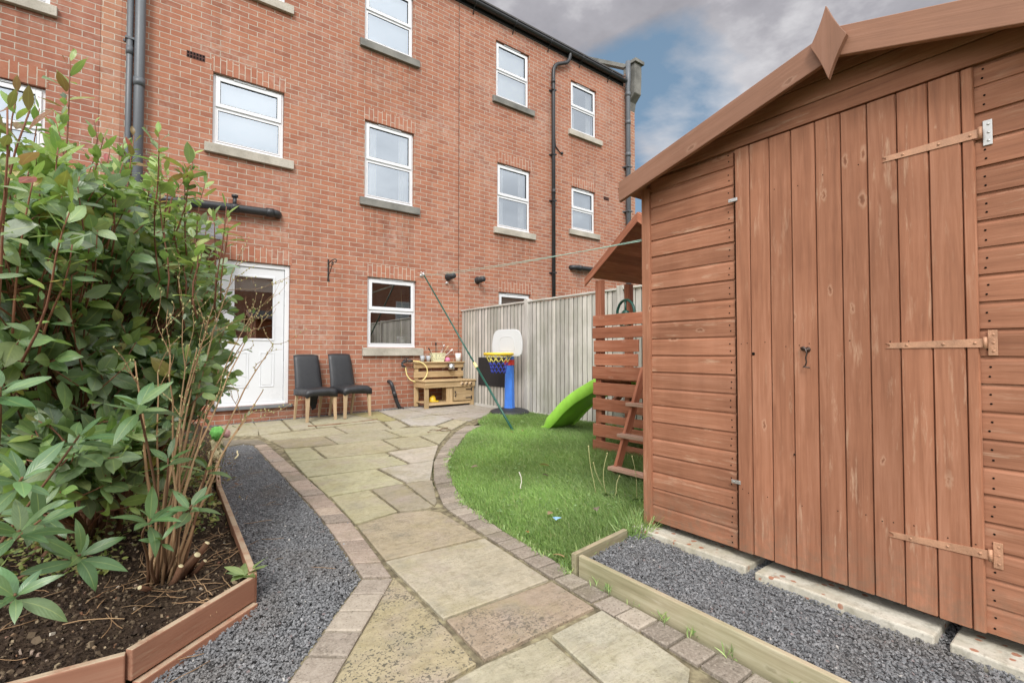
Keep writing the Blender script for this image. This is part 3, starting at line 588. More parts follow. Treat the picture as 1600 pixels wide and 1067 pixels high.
def window(house, x0, x1, z0, z1, sill=None, split=.5, glassmat='glass_sky', blind=None, arch=True, sillmat='sill_stone'):
    m = MB(); ring(m, x0+.004, x1-.004, z0+.004, z1-.004, .048, .048, .11); zs = z0+(z1-z0)*split
    m.box((x0+.052, .050, zs-.022), (x1-.052, .108, zs+.022)); m.box((x0-.0, .034, z0+.0), (x1, .0478, z0+.022))
    w = m.build('window', M['upvc'], house, bevel=.004)
    m = MB(); ring(m, x0+.036, x1-.036, zs+.010, z1-.036, .052, .030, .0475); ring(m, x0+.088, x1-.088, zs+.062, z1-.088, .006, .0335, .0475, 1); s = m.build('sash', [M['upvc'], M['gasket']], w, bevel=.004)
    m = MB(); ring(m, x0+.052, x1-.052, z0+.052, zs-.022, .016, .040, .06); ring(m, x0+.068, x1-.068, z0+.068, zs-.038, .005, .044, .06, 1); m.build('glazing_bead', [M['upvc'], M['gasket']], w)
    for za, zb in ((zs+.06, z1-.086), (z0+.066, zs-.036)):
        m = MB(); m.add([(x0+.066, .052, za), (x1-.066, .052, za), (x1-.066, .052, zb), (x0+.066, .052, zb)], [(0, 1, 2, 3)]); m.build('pane', M[glassmat], w)
    m = MB(); c = (x0+x1)/2; m.box((c-.20, .018, z1-.030), (c+.20, .0465, z1-.012)); m.box((c-.19, .0165, z1-.023), (c+.19, .018, z1-.019), mi=1); m.build('trickle_vent', [M['upvc'], M['gasket']], w)
    if blind == 'curtain':
        for a_, b_ in ((x0+.05, x0+.05+(x1-x0)*.24), (x1-.05-(x1-x0)*.20, x1-.05)):
            m = MB(); nf = 14; q = [(a_+(b_-a_)*i/nf, .15+.016*math.sin(i*1.9)) for i in range(nf+1)]; m.add([(u, v, z0+.02) for u, v in q]+[(u, v, z1-.02) for u, v in q], [(i, i+1, nf+2+i, nf+1+i) for i in range(nf)], smooth=True); m.build('curtain', M['blind_white'], w)
    elif blind:
        m = MB(); m.box((x0+.05, .13, z0+.03 if blind != 'top' else zs+.15), (x1-.05, .14, z1-.03)); m.build('blind', M['blind_white' if blind in ('white', 'top') else 'pane_fill'], w)  # the grey version is an added pale sheet that brightens the pane
    if sill:
        a, b, c, d = sill; m = MB(); vs = [(-.055, c), (-.055, d-.014), (.05, d), (.05, c)]
        m.prism(vs, lambda y, z: (a, y, z), lambda y, z: (b, y, z)); m.build('sill', M[sillmat], w, bevel=.005, fixn=True)
    if arch: lintel(w, x0, x1, z1)
    return w
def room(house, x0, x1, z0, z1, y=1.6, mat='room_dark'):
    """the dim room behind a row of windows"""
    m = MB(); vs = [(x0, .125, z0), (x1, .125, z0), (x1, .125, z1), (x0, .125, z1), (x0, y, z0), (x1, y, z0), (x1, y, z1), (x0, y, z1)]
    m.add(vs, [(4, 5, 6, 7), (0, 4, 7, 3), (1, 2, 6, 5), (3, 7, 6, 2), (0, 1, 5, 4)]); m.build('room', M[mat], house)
def pipe(house, name, pts, r, mat, clips=(), joints=(), n=14, clipmat=None):
    m = MB(); m.tube(pts, r, n)
    for p, d in joints: m.lathe([(r*1.0, -.05), (r*1.14, -.05), (r*1.14, .05), (r*1.0, .05)], p, d, n)
    for p in clips: m.box((p[0]-r*1.35, p[1]-r*1.12, p[2]-.013), (p[0]+r*1.35, .0, p[2]+.013)); m.box((p[0]-r*2.0, -.012, p[2]-.015), (p[0]+r*2.0, -.002, p[2]+.015))
    return m.build(name, M[mat], house)
def bend(a, b, c, k=6, f=.5):
    a, b, c = Vector(a), Vector(b), Vector(c); return [(1-t)**2*a+2*t*(1-t)*b+t*t*c for t in [i/k for i in range(k+1)]]
def airbrick(house, x0, x1, z0, z1, slots=6):
    m = MB(); m.box((x0, -.004, z0), (x1, .05, z1), mi=0)
    for i in range(slots):
        w = (x1-x0)/slots
        for r in range(2): h = (z1-z0)/2; m.box((x0+w*(i+.2), -.006, z0+h*(r+.2)), (x0+w*(i+.8), -.0042, z0+h*(r+.8)), mi=1)
    m.build('air_brick', [M['terracotta'], M['hole']], house)
def eaves(house, x0, x1):
    m = MB(); m.box((x0, -.022, EAVE+.0), (x1, .0, EAVE+.17)); m.build('fascia', M['pipe_black'], house)
    m = MB(); pr = [(math.cos(t)*.062, math.sin(t)*.062) for t in np.linspace(math.pi, 2*math.pi, 10)]; pi_ = [(a*.9, b*.9) for a, b in pr[::-1]]
    m.prism(pr+pi_, lambda y, z: (x0, -.09+y, EAVE+.10+z), lambda y, z: (x1, -.09+y, EAVE+.10+z))
    g = m.build('gutter', M['pipe_black'], house, fixn=True); n = int((x1-x0)/.95)
    for i in range(n+1):
        x = x0+.3+i*.95
        if x < x1-.05: m = MB(); m.tube([(x, -.004, EAVE-.10), (x, -.03, EAVE-.05), (x, -.05, EAVE+.01), (x, -.10, EAVE+.03), (x, -.145, EAVE+.06), (x, -.156, EAVE+.11)], .010, 6); m.build('gutter_bracket', M['pipe_black'], g)
    m = MB(); vs = [(-.10, EAVE+.175), (-.10, EAVE+.205), (4.5, EAVE+3.2), (4.5, EAVE+3.17)]; m.prism(vs, lambda y, z: (x0, y, z), lambda y, z: (x1, y, z)); m.build('roof', M['roof_tile'], house, fixn=True)

# ---- the house with the door
H = thing('terraced_house', 'red brick house with the white back door and the kitchen window above the black chairs', 'house', (2., 0, 0))
XL, XJ, XR = -.58, 4.488, 9.30
hm = [(.66, 1.60, .29, 2.33), (2.77, 3.637, 1.13, 2.285), (.592, 1.492, 3.905, 4.895), (2.708, 3.583, 3.58, 4.868), (2.692, 3.56, 6.185, 7.28), (.592, 1.492, 6.235, 7.28)]
wall_mesh('wall', -.385, XJ-.008, WZ0, EAVE, hm, M['brick'], H)
m = MB(); m.add([(XL, -.004, WZ0), (-.385, -.004, WZ0), (-.385, -.004, EAVE), (XL, -.004, EAVE), (-.385, .03, WZ0), (-.385, .03, EAVE)], [(0, 1, 2, 3), (1, 4, 5, 2)], [(XL, WZ0, 0), (-.385, WZ0, 0), (-.385, EAVE, 0), (XL, EAVE, 0), (-.35, WZ0, 0), (-.35, EAVE, 0)]); m.build('wall_pier', M['brick_pale'], H)
m = MB(); m.box((XJ-.010, -.0015, WZ0), (XJ+.006, .02, EAVE-.02)); m.build('mastic_joint', M['brown_timber'], H)
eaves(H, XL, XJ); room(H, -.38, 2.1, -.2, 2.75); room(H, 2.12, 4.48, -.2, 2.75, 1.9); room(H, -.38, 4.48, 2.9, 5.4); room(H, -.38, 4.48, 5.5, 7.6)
kw = window(H, 2.77, 3.637, 1.13, 2.285, (2.688, 3.755, .99, 1.13), .53, 'glass_low')
window(H, .592, 1.492, 3.905, 4.895, (.50, 1.622, 3.765, 3.905), .53, blind='net'); window(H, 2.708, 3.583, 3.58, 4.868, (2.625, 3.68, 3.445, 3.58), .5, blind='curtain', sillmat='sill_dark')
window(H, 2.692, 3.56, 6.185, 7.28, (2.61, 3.665, 6.05, 6.185), .5, arch=False, blind='net', sillmat='sill_dark'); window(H, .592, 1.492, 6.235, 7.28, (.50, 1.60, 6.10, 6.235), .5, arch=False)
# back door
m = MB(); m.box((.664, .03, .293), (.727, .11, 2.326)); m.box((1.533, .03, .293), (1.596, .11, 2.326)); m.box((.727, .03, 2.263), (1.533, .11, 2.326)); m.box((.727, .045, .293), (1.533, .11, .335)); df = m.build('door_frame', M['upvc'], H, bevel=.005)
dx0, dx1, dz0, dz1 = .733, 1.527, .338, 2.258; gx0, gx1, gz0, gz1 = .88, 1.385, 1.235, 2.125
m = MB()
for a, b, c, d in ((dx0, gx0, dz0, dz1), (gx1, dx1, dz0, dz1), (gx0, gx1, dz0, gz0), (gx0, gx1, gz1, dz1)): m.box((a, .05, c), (b, .094, d))
dr = m.build('door', M['door_white'], df)
m = MB(); ring(m, gx0-.022, gx1+.022, gz0-.022, gz1+.022, .03, .040, .052); m.build('glazing_bead', M['door_white'], df, bevel=.006)
m = MB(); m.add([(gx0, .062, gz0), (gx1, .062, gz0), (gx1, .062, gz1), (gx0, .062, gz1)], [(0, 1, 2, 3)]); m.build('pane', M['glass_low'], df)
m = MB(); m.box((gx0-.03, .12, gz1-.20), (gx1+.03, .13, gz1+.05)); m.build('blind', M['blind_white'], df)
for a, b in ((.875, 1.075), (1.215, 1.405)):
    m = MB(); ring(m, a, b, .545, 1.045, .016, .042, .0505); m.box((a+.03, .044, .575), (b-.03, .0507, 1.015)); m.build('door_panel', M['door_white'], df, bevel=.005)
m = MB(); m.lathe([(.022, 0), (.026, .004), (.024, .008), (0, .008)], (.80, .05, 1.25), (0, -1, 0), 14); m.box((.79, .005, 1.28), (.81, .05, 1.30)); m.box((.79, .0, 1.278), (.91, .012, 1.302)); m.build('door_handle', M['steel'], df)
m = MB(); m.box((.62, -.05, .245), (1.64, .10, .289)); m.build('threshold', M['lead'], df, bevel=.004)
m = MB(); m.box((.70, .018, .291), (1.56, .044, .315)); m.build('weather_bar', M['upvc'], df, bevel=.004)
lintel(df, .66, 1.60, 2.33)
# pipes
pipe(H, 'downpipe', [(-.30, -.07, .1), (-.30, -.07, 7.6)], .034, 'pipe_grey', [(-.30, -.07, z) for z in (.8, 2.9, 4.95, 6.7)], [((-.30, -.07, z), (0, 0, 1)) for z in (2.6, 4.8)])
pipe(H, 'soil_stack', [(-.20, -.095, .1), (-.20, -.095, 8.4)], .055, 'pipe_grey', [(-.20, -.095, z) for z in (2.5, 6.4)], [((-.20, -.095, 4.42), (0, 0, 1)), ((-.20, -.095, 7.0), (0, 0, 1))])
P0 = [(-.2, -.09, 3.0), (.235, -.09, 3.005), (.857, -.09, 3.035), (1.33, -.09, 3.05)]
wp = pipe(H, 'waste_pipe', P0+bend((1.33, -.09, 3.05), (1.42, -.09, 3.055), (1.425, .02, 3.055))[1:], .055, 'pipe_black', [(.32, -.09, 3.01)], [((.857, -.09, 3.035), (1, 0, .04)), ((1.30, -.09, 3.05), (1, 0, .04))])
m = MB(); m.tube([(.857, -.09, 3.05), (.86, -.09, 3.19)], .026, 10); m.lathe([(.03, 0), (.042, .005), (.042, .035), (0, .04)], (.86, -.09, 3.18), (0, 0, 1), 12); m.lathe([(.036, 0), (.036, .028), (.022, .032), (0, .034)], (.86, -.135, 3.04), (0, -1, 0), 14); m.build('inlet', M['pipe_black'], wp)
pipe(H, 'overflow_pipe', [(.2, .0, 2.85), (.32, -.11, 2.85), (.34, -.14, 2.85)], .03, 'pipe_black')
pipe(H, 'drain_pipe', bend((3.14, .02, .56), (3.15, -.09, .57), (3.17, -.10, .47))+[(3.24, -.10, .24), (3.27, -.10, .17)]+bend((3.27, -.10, .17), (3.285, -.10, .11), (3.36, -.10, .09))[1:], .030, 'pipe_black', [], [((3.205, -.10, .35), (.33, 0, -1))])
airbrick(H, .287, .495, 4.985, 5.075)
def flue(house, x, z):
    m = MB(); m.lathe([(.060, 0), (.068, -.0), (.068, .02), (.052, .03), (.050, .10)], (x, 0, z), (0, -1, 0), 18); m.lathe([(.040, .09), (.056, .10), (.056, .115), (.040, .12)], (x, 0, z), (0, -1, 0), 18)
    m.lathe([(.040, .12), (.055, .135), (.055, .15), (.036, .155), (.036, .19), (.05, .195), (.05, .21), (0, .21)], (x, 0, z), (0, -1, 0), 18); m.build('flue', M['pipe_black'], house)
flue(H, 4.264, 2.42)
m = MB(); m.lathe([(.012, 0), (.022, .03), (.016, .05), (0, .055)], (4.22, 0, 2.30), (0, -1, .2), 10); m.build('vent_plug', M['plastic_white'], H)
# little canopy left of the door
m = MB(); cp = [(-.80, 2.43), (-.80, 2.47), (-.002, 2.795), (-.002, 2.755)]; m.prism(cp, lambda y, z: (-1.7, y, z), lambda y, z: (.655, y, z)); cn = m.build('canopy_roof', M['lead'], H, fixn=True)
m = MB(); m.box((-1.7, -.79, 2.33), (.635, -.765, 2.427)); m.prism([(-.763, 2.33), (-.763, 2.442), (-.002, 2.752), (-.002, 2.64)], lambda y, z: (.61, y, z), lambda y, z: (.635, y, z)); m.build('fascia_board', M['brown_timber'], cn, fixn=True)
m = MB(); m.beam((.56, -.72, 2.36), (.56, -.03, 1.75), .06, .06, (1, 0, 0)); m.box((.53, -.06, 1.65), (.59, -.002, 2.6)); m.build('bracket', M['brown_timber'], cn)

# ---- house to the left
HL = thing('terraced_house', 'darker red brick house left of the grey downpipes, half hidden by the bush', 'house', (-3., 0, 0))
wall_mesh('wall', -7.0, XL-.003, WZ0, EAVE, [(-1.92, -1.05, 3.10, 4.105), (-1.92, -1.03, 5.09, 6.15), (-5.2, -4.3, 3.1, 4.1), (-5.2, -4.3, 6.1, 7.2)], M['brick_deep'], HL)
window(HL, -1.92, -1.05, 3.10, 4.105, (-2.0, -.97, 2.97, 3.10), .5, blind='net'); window(HL, -1.92, -1.03, 5.09, 6.15, (-2.0, -.965, 4.955, 5.09), .5, blind='white')
window(HL, -5.2, -4.3, 3.1, 4.1, (-5.28, -4.22, 2.97, 3.1), .5, blind='net'); window(HL, -5.2, -4.3, 6.1, 7.2, (-5.28, -4.22, 5.97, 6.1), .5, arch=False)
eaves(HL, -7.0, XL-.003); room(HL, -6.9, -.6, 2.5, 7.5)

# ---- house to the right
HR = thing('terraced_house', 'red brick end house right of the vertical joint, rising behind the grey fence', 'house', (7., 0, 0))
hr = [(5.33, 6.18, 6.11, 7.255), (5.362, 6.212, 3.52, 4.81), (7.38, 8.21, 6.035, 7.17), (7.39, 8.155, 3.80, 4.765), (5.40, 6.21, 1.10, 2.24), (7.35, 8.2, 1.1, 2.24)]
wall_mesh('wall', XJ+.004, XR, WZ0, EAVE, hr, M['brick'], HR)
window(HR, 5.33, 6.18, 6.11, 7.255, (5.24, 6.29, 5.98, 6.11), .5, blind='white', arch=False, sillmat='sill_dark'); window(HR, 5.362, 6.212, 3.52, 4.81, (5.27, 6.32, 3.385, 3.52), .5, blind='curtain')
window(HR, 7.38, 8.21, 6.035, 7.17, (7.29, 8.36, 5.905, 6.035), .5, arch=False, blind='curtain'); window(HR, 7.39, 8.155, 3.80, 4.765, (7.30, 8.27, 3.67, 3.80), .5, blind='net')
window(HR, 5.40, 6.21, 1.10, 2.24, (5.31, 6.3, .97, 1.10), .53, 'glass_low', blind='top'); window(HR, 7.35, 8.2, 1.1, 2.24, (7.26, 8.29, .97, 1.1), .53, 'glass_low')
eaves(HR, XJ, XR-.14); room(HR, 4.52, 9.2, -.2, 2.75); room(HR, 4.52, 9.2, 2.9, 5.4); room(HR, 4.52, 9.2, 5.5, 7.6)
pipe(HR, 'downpipe', bend((7.28, -.09, 7.72), (7.28, -.09, 7.5), (7.15, -.08, 7.42))+bend((6.95, -.07, 7.33), (6.80, -.06, 7.26), (6.80, -.06, 7.08))+[(6.80, -.06, .1)], .040, 'pipe_black', [(6.80, -.06, z) for z in (2.75, 4.3, 5.3, 6.7)], [((6.80, -.06, z), (0, 0, 1)) for z in (4.5, 6.9)])
m = MB(); m.tube([(6.86, -.02, 7.1), (6.87, -.02, 5.75), (6.90, -.02, 5.52), (7.02, -.02, 5.42), (7.06, -.02, 5.42)], .012, 6); m.lathe([(.03, 0), (.03, .03), (0, .03)], (7.09, 0, 5.42), (0, -1, 0), 10); m.build('overflow_pipe', M['pipe_black'], HR)
pipe(HR, 'waste_pipe', bend((7.35, .02, 2.93), (7.35, -.09, 2.93), (7.5, -.09, 2.93))+[(8.9, -.09, 2.95)], .055, 'pipe_black', [], [((7.55, -.09, 2.93), (1, 0, 0))])
pipe(HR, 'soil_stack', [(9.235, -.09, .1), (9.235, -.09, 7.6), (9.235, -.105, 7.75), (9.235, -.105, 8.22)], .060, 'pipe_grey', [(9.235, -.09, z) for z in (4.5, 5.6)], [((9.235, -.09, z), (0, 0, 1)) for z in (5.9, 6.7, 7.4)])
airbrick(HR, 8.44, 8.62, 4.66, 4.74, 4); flue(HR, 4.902, 2.42)
m = MB(); vs = [(XR, -.003, WZ0), (9.60, -.003, WZ0), (9.60, -.003, 8.0), (XR, -.003, 8.0), (9.60, 9, WZ0), (9.60, 9, 8.0), (XR, 9, 8.0), (XR, 9, WZ0)]
m.add(vs, [(0, 1, 2, 3), (1, 4, 5, 2), (3, 2, 5, 6), (0, 3, 6, 7)], [(p[0]+p[1], p[2], 0) for p in vs]); gw = m.build('gable_wall', M['brick_pale'], HR)
m = MB(); m.prism([(-.20, 7.46), (-.22, 7.9), (-.22, 8.2), (.15, 8.2), (.15, 7.1), (-.005, 7.1), (-.04, 7.30)], lambda y, z: (9.36, y, z), lambda y, z: (9.61, y, z)); kn = m.build('kneeler_stone', M['sill_dark'], gw, fixn=True, bevel=.01)
m = MB(); m.box((9.32, -.27, 8.203), (9.66, .1, 8.28)); m.prism([(.1, 8.2), (.1, 8.3), (4.5, 11.2), (4.5, 11.1)], lambda y, z: (9.32, y, z), lambda y, z: (9.66, y, z)); m.build('coping_stone', M['sill_dark'], kn, fixn=True)

# ---- brick building far beyond the shed, and the terrace across the back that the low windows reflect
def block(name, label, x0, x1, y0, y1, h, cols, facing, ridge, wz=(1.0, 3.6)):
    t = thing(name, label, 'house', ((x0+x1)/2, (y0+y1)/2, 0)); m = MB()
    vs = [(x0, y0, -.3), (x1, y0, -.3), (x1, y1, -.3), (x0, y1, -.3), (x0, y0, h), (x1, y0, h), (x1, y1, h), (x0, y1, h)]
    for f in ((0, 1, 5, 4), (1, 2, 6, 5), (2, 3, 7, 6), (3, 0, 4, 7)):
        ax = 0 if abs(vs[f[0]][0]-vs[f[1]][0]) > .01 else 1; m.add([vs[i] for i in f], [(0, 1, 2, 3)], [(vs[i][ax], vs[i][2], 0) for i in f])
    m.build('wall', M['brick'], t); yc = (y0+y1)/2; m = MB()
    m.prism([(y0-.3, h-.05), (y0-.3, h+.1), (yc, h+ridge+.1), (y1+.3, h+.1), (y1+.3, h-.05), (yc, h+ridge-.1)], lambda y, z: (x0-.2, y, z), lambda y, z: (x1+.2, y, z)); m.build('roof', M['roof_tile'], t, fixn=True)
    yy = y1 if facing > 0 else y0; s = 1 if facing > 0 else -1
    for x in cols:
        for z in wz:
            m = MB(); ya, yb = sorted((yy+s*.004, yy+s*.06)); ring(m, x-.55, x+.55, z, z+1.3, .07, ya, yb); m.box((x-.03, ya, z+.07), (x+.03, yb, z+1.23)); w = m.build('window', M['upvc'], t)
            m = MB(); ya, yb = sorted((yy+s*.004, yy+s*.03)); m.box((x-.48, ya, z+.07), (x-.03, yb, z+1.23)); m.box((x+.03, ya, z+.07), (x+.48, yb, z+1.23)); m.build('pane', M['pane_fill'], w)
    return t
FB = block('brick_house', 'distant brick building glimpsed between the end house and the shed roof', 12.6, 22, 3, 10, 4.3, (15, 18), -1, 1.2, (1.,))
m = MB(); m.tube([(12.75, 2.93, 0), (12.75, 2.93, 4.3)], .05, 10); m.build('downpipe', M['pipe_black'], FB)
block('brick_house', 'red brick terrace across the back gardens mirrored in the kitchen window', -16, 36, -34, -26, 7.2, (-13, -9, -5, -1, 3, 7, 11, 15, 19, 23, 27, 31), 1, 2.6)

# ================================================================== SHED
SX = 2.10; YA, YB = -6.005, -7.80; YM = -6.905
S = thing('garden_shed', 'reddish brown timber shed with a boarded door and a diamond finial', 'shed', (2.7, -6.9, .1))
sl = (2.14-1.905)/(YM-(-5.94)); roofz = lambda y: 2.125-abs(y-YM)*.285      # underside of the roof
PITCH = .0865
def cladding(m, x, ya, yb, z0, z1, top=None, nails=(True, True), sgn=-1):
    """shiplap boards on the plane x (facing -x); ya > yb"""
    n = int(math.ceil((z1-z0)/PITCH))
    for i in range(n):
        a = z0+i*PITCH; b = min(a+PITCH, z1)
        if b-a < .012: continue
        y0, y1 = ya, yb
        if top:
            lim = abs((2.125-(a+.03))/.285)
            if lim < .05: continue
            y0, y1 = min(ya, YM+lim), max(yb, YM-lim)
            if y0-y1 < .03: continue
        k = min(.074, b-a); pr = [(0, a+.0012), (0, a+k-.004), (.0012, a+k), (.0040, a+k+.0022), (.0062, a+k+.006), (.0068, b+.0010), (.016, b+.0010), (.016, a+.0012)]
        if b-a < PITCH-.001: pr = [(0, a+.0012), (0, b), (.016, b), (.016, a+.0012)]
        o = (random.uniform(-40, 40), random.uniform(-40, 40), random.uniform(-40, 40)); j = random.uniform(-.0012, .0012)
        m.prism(pr, lambda u, w: (x+u+j, y0, w), lambda u, w: (x+u+j, y1, w), gc=lambda vs: [(p[1]+o[0], p[2]+o[1], p[0]+o[2]) for p in vs])
        for e, yy in ((0, y0-.022), (1, y1+.022)):
            if nails[e]:
                for q in (.022, .052):
                    if q < k-.005: yq = yy+random.uniform(-.004, .004); zq = a+q+random.uniform(-.003, .003); m.lathe([(.0032, 0), (.0032, .0012), (0, .0013)], (x+j, yq, zq), (-1, 0, 0), 7, mi=1)
B0 = .156
m = MB(); cladding(m, SX, YA-.036, -6.492, B0, 1.945, None, (False, True)); m.build('cladding', [M['shed_wood'], M['hole']], S, fixn=True)
m = MB(); cladding(m, SX, -7.288, YB+.036, B0, 1.945, None, (True, False)); m.build('cladding', [M['shed_wood'], M['hole']], S, fixn=True)
for a, b in ((1.960, 2.034), (2.037, 2.111), (2.114, 2.172)):
    m = MB(); la, lb = (2.186-a)/.285, max(.03, (2.186-b)/.285); o = (random.uniform(-40, 40), random.uniform(-40, 40), 3.)
    m.prism([(YM+min(la, .9), a), (YM-min(la, .9), a), (YM-min(lb, .9), b), (YM+min(lb, .9), b)], lambda y, z: (SX-.006, y, z), lambda y, z: (SX+.012, y, z), gc=lambda vs: [(p[1]+o[0], p[2]+o[1], p[0]+o[2]) for p in vs]); m.build('gable_board', M['shed_wood'], S, bevel=.003, fixn=True)
m = MB(); m.prism([(YA-.002, 1.86), (YB+.002, 1.86), (YB+.002, 1.925), (YM, 2.18), (YA-.002, 1.925)], lambda y, z: (SX+.013, y, z), lambda y, z: (SX+.025, y, z)); m.build('gable_backing', M['shed_wood'], S, fixn=True)
for ya, yb in ((YA-.036, YA+.015), (YB-.015, YB+.036)):
    m = MB(); m.box((SX-.014, ya, .128), (SX+.045, yb, 1.905), 2); m.build('corner_post', M['shed_wood'], S, bevel=.003)
# sides, back, dark inside, floor bearers
m = MB()
for sgn, y in ((1, YA-.012), (-1, YB+.012)):
    n = 20
    for i in range(n):
        a = B0+i*PITCH; o = (random.uniform(-40, 40),)*3; pr = [(0, a+.001), (0, a+.070), (.006, a+.078), (.007, a+PITCH), (.016, a+PITCH), (.016, a+.001)]
        m.prism(pr, lambda u, w: (SX+.05, y-sgn*u, w), lambda u, w: (SX+1.22, y-sgn*u, w), gc=lambda vs: [(p[0]+o[0], p[2]+o[1], p[1]+o[2]) for p in vs])
m.box((SX+1.2, YB+.02, B0), (SX+1.216, YA-.02, 1.95), 1); m.build('side_cladding', M['shed_wood'], S, fixn=True)
m = MB(); m.box((SX+.045, YB+.05, .2), (SX+.05, YA-.05, 1.95)); m.build('lining', M['hole'], S)  # black sheet: shade inside the shed put in as colour
m = MB()
for y in (-6.12, -6.46, -6.84, -7.14, -7.5): m.box((SX+.06, y-.02, .125), (SX+1.2, y+.02, .165), 0)
m.build('floor_bearer', M['brown_timber'], S)
m = MB()
for s in (1, -1):
    ye = YM+s*1.0; pr = [(YM, 2.186), (ye, 2.186-.285), (ye, 2.202-.285), (YM, 2.202)]
    m.prism(pr, lambda y, z: (SX-.10, y, z), lambda y, z: (SX+1.32, y, z), mi=0)
    pr = [(YM, 2.204), (ye, 2.204-.285), (ye, 2.208-.285), (YM, 2.208)]; m.prism(pr, lambda y, z: (SX-.102, y, z), lambda y, z: (SX+1.33, y, z), mi=1)
m.build('roof', [M['shed_wood'], M['felt']], S, fixn=True)
def barge(y0, zt0, zb0, y1, zt1, zb1):
    m = MB(); xa, xb = 1.972, 1.994; o = (random.uniform(-40, 40),)*3; dy = y1-y0
    vs = [(xa, y0, zb0), (xa, y1, zb1), (xa, y1, zt1), (xa, y0, zt0), (xb, y0, zb0), (xb, y1, zb1), (xb, y1, zt1), (xb, y0, zt0)]
    s_ = (zt1-zt0)/dy; gc = [(p[1]+o[0], p[2]-s_*p[1]+o[1], p[0]+o[2]) for p in vs]
    m.add(vs, [(0, 1, 2, 3), (7, 6, 5, 4), (0, 4, 5, 1), (3, 2, 6, 7), (0, 3, 7, 4), (1, 5, 6, 2)], gc); return m.build('bargeboard', M['barge_wood'], S, bevel=.003, fixn=True)
barge(-5.930, 1.944, 1.838, -6.908, 2.214, 2.105); barge(-7.884, 1.938, 1.832, -6.910, 2.235, 2.126)
m = MB(); Zc = 2.166; k = 8
def fin_side(a, b, bulge):
    a, b = Vector(a), Vector(b); d = b-a; n = Vector((-d.y, d.x)).normalized(); return [tuple(a+d*t+n*bulge*math.sin(math.pi*t)) for t in [i/k for i in range(k)]]
T_, Rr, B_, L_ = (-6.926, 2.305), (-6.990, Zc), (-6.930, 2.030), (-6.872, Zc+.01)
pl = fin_side(T_, Rr, .004)+fin_side(Rr, B_, .004)+fin_side(B_, L_, .004)+fin_side(L_, T_, .004)
m.prism(pl, lambda y, z: (1.948, y, z), lambda y, z: (1.970, y, z), gc=lambda vs: [(p[2]+9, p[1], p[0]) for p in vs]); m.build('finial', M['barge_wood'], S, bevel=.002, fixn=True)
# door of vertical matchboard
D = None
edges = [-6.505, -6.571, -6.655, -6.742, -6.832, -6.919, -7.004, -7.091, -7.177, -7.259, -7.291]
m = MB()
for i, (a, b) in enumerate(zip(edges, edges[1:])):
    o = (random.uniform(-40, 40), random.uniform(-40, 40), random.uniform(-40, 40)); xx = SX-.016+random.uniform(-.0012, .0012); g = .0022
    pr = [(xx+.006, a-.0012), (xx, a-g-.0022), (xx, b+g+.0022), (xx+.006, b+.0012), (xx+.014, b+.0008), (xx+.014, a-.0008)]; zb = .160+random.uniform(-.003, .003)
    m.prism(pr, lambda u, w: (u, w, zb), lambda u, w: (u, w, 1.948), gc=lambda vs: [(p[2]+o[0], p[1]+o[1], p[0]+o[2]) for p in vs])
    for zq in (.43, 1.07, 1.72):
        for yq in [v for v in ((a*.7+b*.3), (a*.3+b*.7)) if random.random() < .55]: m.lathe([(.0019, 0), (.0022, .001), (0, .0011)], (xx+.0002, yq+random.uniform(-.004, .004), zq+random.uniform(-.012, .012)), (-1, 0, 0), 6, mi=1)
m.lathe([(.0065, 0), (.0065, .001), (0, .0012)], (SX-.0172, -6.582, 1.028), (-1, 0, 0), 14, mi=1); m.lathe([(.004, 0), (.004, .001), (0, .0012)], (SX-.0172, -6.742, .62), (-1, 0, 0), 8, mi=1)
D = m.build('door', [M['shed_wood'], M['hole']], S, fixn=True)
def hinge(z, dz, mat_strap, mat_plate):
    m = MB(); ya, yb = -7.300, -7.062; x = SX-.0195; tz = z+dz
    vs2 = [(ya, z-.014), (ya, z+.014), (yb+.012, tz+.009), (yb, tz+.004), (yb, tz-.004), (yb+.012, tz-.009)]
    m.prism(vs2, lambda y, w: (x, y, w), lambda y, w: (x+.0032, y, w)); m.tube([(x, ya-.004, z-.018), (x, ya-.004, z+.018)], .0055, 8)
    for f in (.08, .4, .8): m.lathe([(.0045, 0), (.004, .002), (0, .0025)], (x, ya+(yb-ya)*f, z+dz*f), (-1, 0, 0), 8)
    h = m.build('hinge', M[mat_strap], D, fixn=True)
    m = MB(); m.box((SX-.0045, ya-.030, z-.040), (SX-.0008, ya-.008, z+.040))
    for q in (-.026, 0, .026): m.lathe([(.0042, 0), (.004, .0015), (0, .002)], (SX-.0046, ya-.021, z+q), (-1, 0, 0), 8)
    tag(m.build('hinge_plate', M[mat_plate], S, bevel=.001), 'bare metal hinge plate' if mat_plate == 'galv' else None)
hinge(1.728, -.004, 'hinge_paint', 'galv'); hinge(1.063, -.006, 'hinge_paint', 'hinge_paint'); hinge(.404, -.010, 'hinge_paint', 'hinge_paint')
m = MB(); x = SX-.018; y, z = -6.797, 1.045
m.lathe([(.011, 0), (.010, .003), (.006, .005), (.006, .012), (0, .013)], (x, y, z), (-1, 0, 0), 12); m.lathe([(.009, 0), (.009, .003), (0, .0035)], (x, y+.016, z+.004), (-1, 0, 0), 10)
m.tube([(x-.012, y+.022, z+.008), (x-.014, y+.004, z+.004), (x-.014, y-.002, z-.015), (x-.013, y+.003, z-.032), (x-.012, y+.001, z-.050), (x-.012, y+.004, z-.062), (x-.013, y+.012, z-.068), (x-.014, y-.012, z-.072)], [.003, .0035, .003, .003, .003, .003, .003, .0025], 7)
m.build('door_hook', M['hook_metal'], D)
